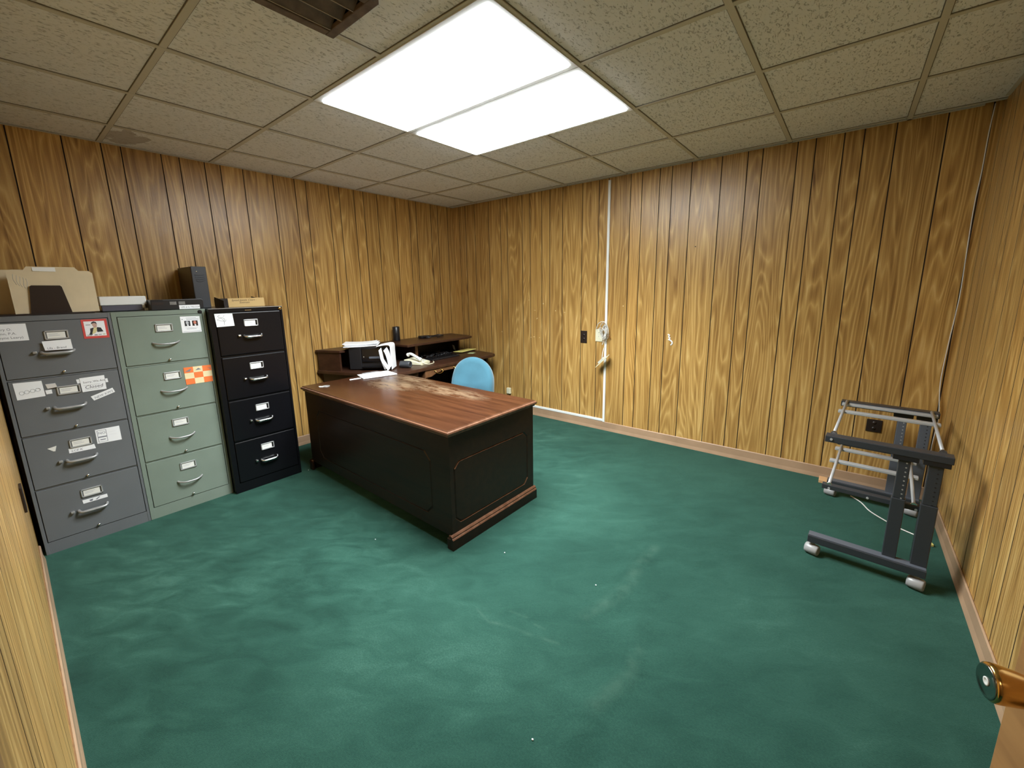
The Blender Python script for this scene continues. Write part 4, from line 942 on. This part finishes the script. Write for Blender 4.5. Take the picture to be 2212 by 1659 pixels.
# loops of white cable hanging over the plate
bm = bm_(); rr = random.Random(11)
for k in range(11):
    cx, cz = 2.098 + rr.uniform(-.012, .012), 1.010 + rr.uniform(-.03, .012); a, b = rr.uniform(.014, .040), rr.uniform(.045, .075); th = rr.uniform(-.55, .35); pts = []; y0 = -.016 - .0055 * k
    for q in range(17):
        t = 1.4 + 2 * math.pi * q / 16 * (.95 if k % 3 else .72); x, z = a * math.cos(t), b * math.sin(t)
        pts.append((cx + x * math.cos(th) - z * math.sin(th), y0 - .010 * math.sin(t * 1.5 + k), cz + x * math.sin(th) + z * math.cos(th)))
    tube(bm, smooth_pts(pts, 3), .0021, 6, 2 if k % 2 else 0)
tube(bm, smooth_pts([(2.10, -.045, .98), (2.095, -.05, .93), (2.088, -.045, .90), (2.078, -.045, .875)], 5), .003, 6)
tube(bm, smooth_pts([(2.0, -.03, 1.02), (2.03, -.045, 1.075), (2.07, -.045, 1.10), (2.11, -.045, 1.09), (2.135, -.045, 1.04), (2.14, -.04, .98)], 5), .003, 6)
tube(bm, [(2.145, -.012, .935), (2.15, -.03, .955), (2.14, -.035, .97)], .004, 6, 1)
solo('cable_coil', bm, ['cable', 'copper', 'gcable'], 'tangled coil of white cable hanging on the white channel', 'cable')
hp = thing('hanging_plate', (2.10, -.06, .665), 'loose white face plate hanging tilted on its wire below the coil', 'wall plate')
d = Vector((.126, 0, .12)).normalized(); c0 = Vector((2.10, -.075, .722)); M4 = Matrix.Translation(c0) @ Matrix.Rotation(-math.atan2(.12, .126), 4, 'Y') @ Matrix.Rotation(.25, 4, 'X')
bm = bm_(); box(bm, (-.085, -.035, -.003), (.085, .035, .003), 0, .002, M=M4); mk('face_plate', bm, 'ivory', root=hp)
bm = bm_(); box(bm, (-.04, -.018, .003), (.035, .018, .022), 0, .002, M=M4); mk('jack_module', bm, 'glass', root=hp)
bm = bm_(); tube(bm, smooth_pts([(2.092, -.07, .735), (2.086, -.05, .78), (2.084, -.03, .82), (2.092, -.014, .86)], 5), .0028, 6); mk('wire', bm, 'cable', root=hp)
jk = thing('phone_jack', (.86, -.01, .199), 'small ivory jack box low on the back wall right of the chair', 'jack'); bm = bm_(); box(bm, (.835, -.03, .199), (.887, -.0005, .268), 0, .004); mk('jack_box', bm, 'ivory', root=jk)
bm = bm_(); box(bm, (.853, -.022, .192), (.869, -.008, .1995)); mk('jack_port', bm, 'plastic', root=jk)
# outlet on the front wall, seen edge-on
r = thing('wall_outlet', (1.17, -D + .003, .50), 'dark outlet plate low on the front wall seen edge-on at far left', 'outlet'); bm = bm_(); box(bm, (1.13, -D + .0003, .50), (1.21, -D + .009, .615), 0, .002); mk('cover_plate', bm, 'rack', root=r)
# white wire hanging in the right corner
bm = bm_(); pts = [(4.430, -.012, H - .002), (4.424, -.016, 2.24), (4.425, -.012, 2.05), (4.420, -.014, 1.86), (4.424, -.010, 1.64), (4.430, -.012, 1.34), (4.420, -.014, 1.06), (4.416, -.012, .80), (4.436, -.014, .57), (4.430, -.012, .35), (4.44, -.03, .09), (4.43, -.10, .006)]
tube(bm, smooth_pts(pts, 6), .0026, 7); solo('hanging_wire', bm, 'cable', 'thin white wire hanging down the corner behind the rolling stand', 'wire')
nw = thing('network_cable', (4.25, -.5, 0), 'white cable with a yellow plug lying on the carpet under the stand', 'cable')
bm = bm_(); tube(bm, smooth_pts([(4.06, -.24, .005), (4.113, -.311, .006), (4.156, -.414, .005), (4.229, -.504, .006), (4.282, -.55, .005), (4.337, -.584, .005), (4.385, -.61, .006)], 5), .0035, 7); mk('wire', bm, 'cable', root=nw)
bm = bm_(); box(bm, (-.035, -.009, 0), (.03, .009, .014), 0, .003, M=Matrix.Translation((4.40, -.645, .001)) @ Matrix.Rotation(-1.3, 4, 'Z')); mk('plug', bm, 'yellow', root=nw)
bm = bm_(); box(bm, (3.875, -.118, .0005), (3.925, -.035, .022), 0, .002); solo('wood_block', bm, 'tan', 'small tan wood block on the carpet by the back baseboard', 'wood block')
bm = bm_(); box(bm, (3.955, -.150, .0005), (4.36, -.112, .014), 0, .002, M=None); solo('wood_strip', bm, 'tan', 'long tan wood strip on the carpet under the stand by the baseboard', 'wood strip')
# torn paint and chips on the back wall panelling, and a nail
bm = bm_()
tube(bm, smooth_pts([(2.690, -.0012, 1.008), (2.706, -.0014, 1.000), (2.700, -.0012, .985), (2.712, -.0014, .975), (2.700, -.0012, .962), (2.718, -.0014, .955), (2.734, -.0012, .935), (2.722, -.0014, .915)], 5), [.004 + .002 * ((k * 7) % 3) for k in range(36)], 6)
mk('paint_patch', bm, 'paper', wall_back)
rr = random.Random(2)
for x, z, w_, h_ in ((1.352, 1.262, .010, .016), (1.272, 1.105, .014, .005), (1.265, 1.098, .004, .012), (1.227, .897, .022, .006), (1.185, .890, .006, .010), (1.30, .894, .008, .006), (1.508, 1.19, .008, .010), (2.262, 1.25, .010, .009), (1.16, 1.30, .006, .010), (1.24, 1.19, .03, .003), (.76, .93, .02, .004), (1.62, 1.175, .02, .004)):
    bm = bm_(); prism(bm, [(x + w_ * a, z + h_ * b) for a, b in ((-.5, -.3), (.1, -.5), (.5, .1), (.2, .5), (-.4, .4))], -.0012, .0002, 'y'); mk('paint_chip', bm, 'cream', wall_back)
bm = bm_(); cyl(bm, (2.876, .001, 1.745), (2.876, -.012, 1.742), .0035, 8); mk('nail', bm, 'ink', wall_back)
# bits of lint on the carpet
for k, (x, y, lab) in enumerate(((3.098, -2.066, 'white speck of lint on the open carpet between the carpet ridges'), (3.27, -2.821, 'white speck of lint on the carpet nearest the camera'), (2.583, -2.145, 'white speck of lint on the carpet right of the near desk corner'), (1.904, -2.511, 'white speck of lint on the carpet in front of the large desk'), (.567 + .06, -2.302, 'white speck of lint between black cabinet and large desk'))):
    bm = bm_(); ball(bm, (x, y, .003 + ridge_h(x, y)), .0034, 0, (1, .8, .6)); solo('lint_speck', bm, 'paper', lab, 'lint', 'bits of lint on the carpet')
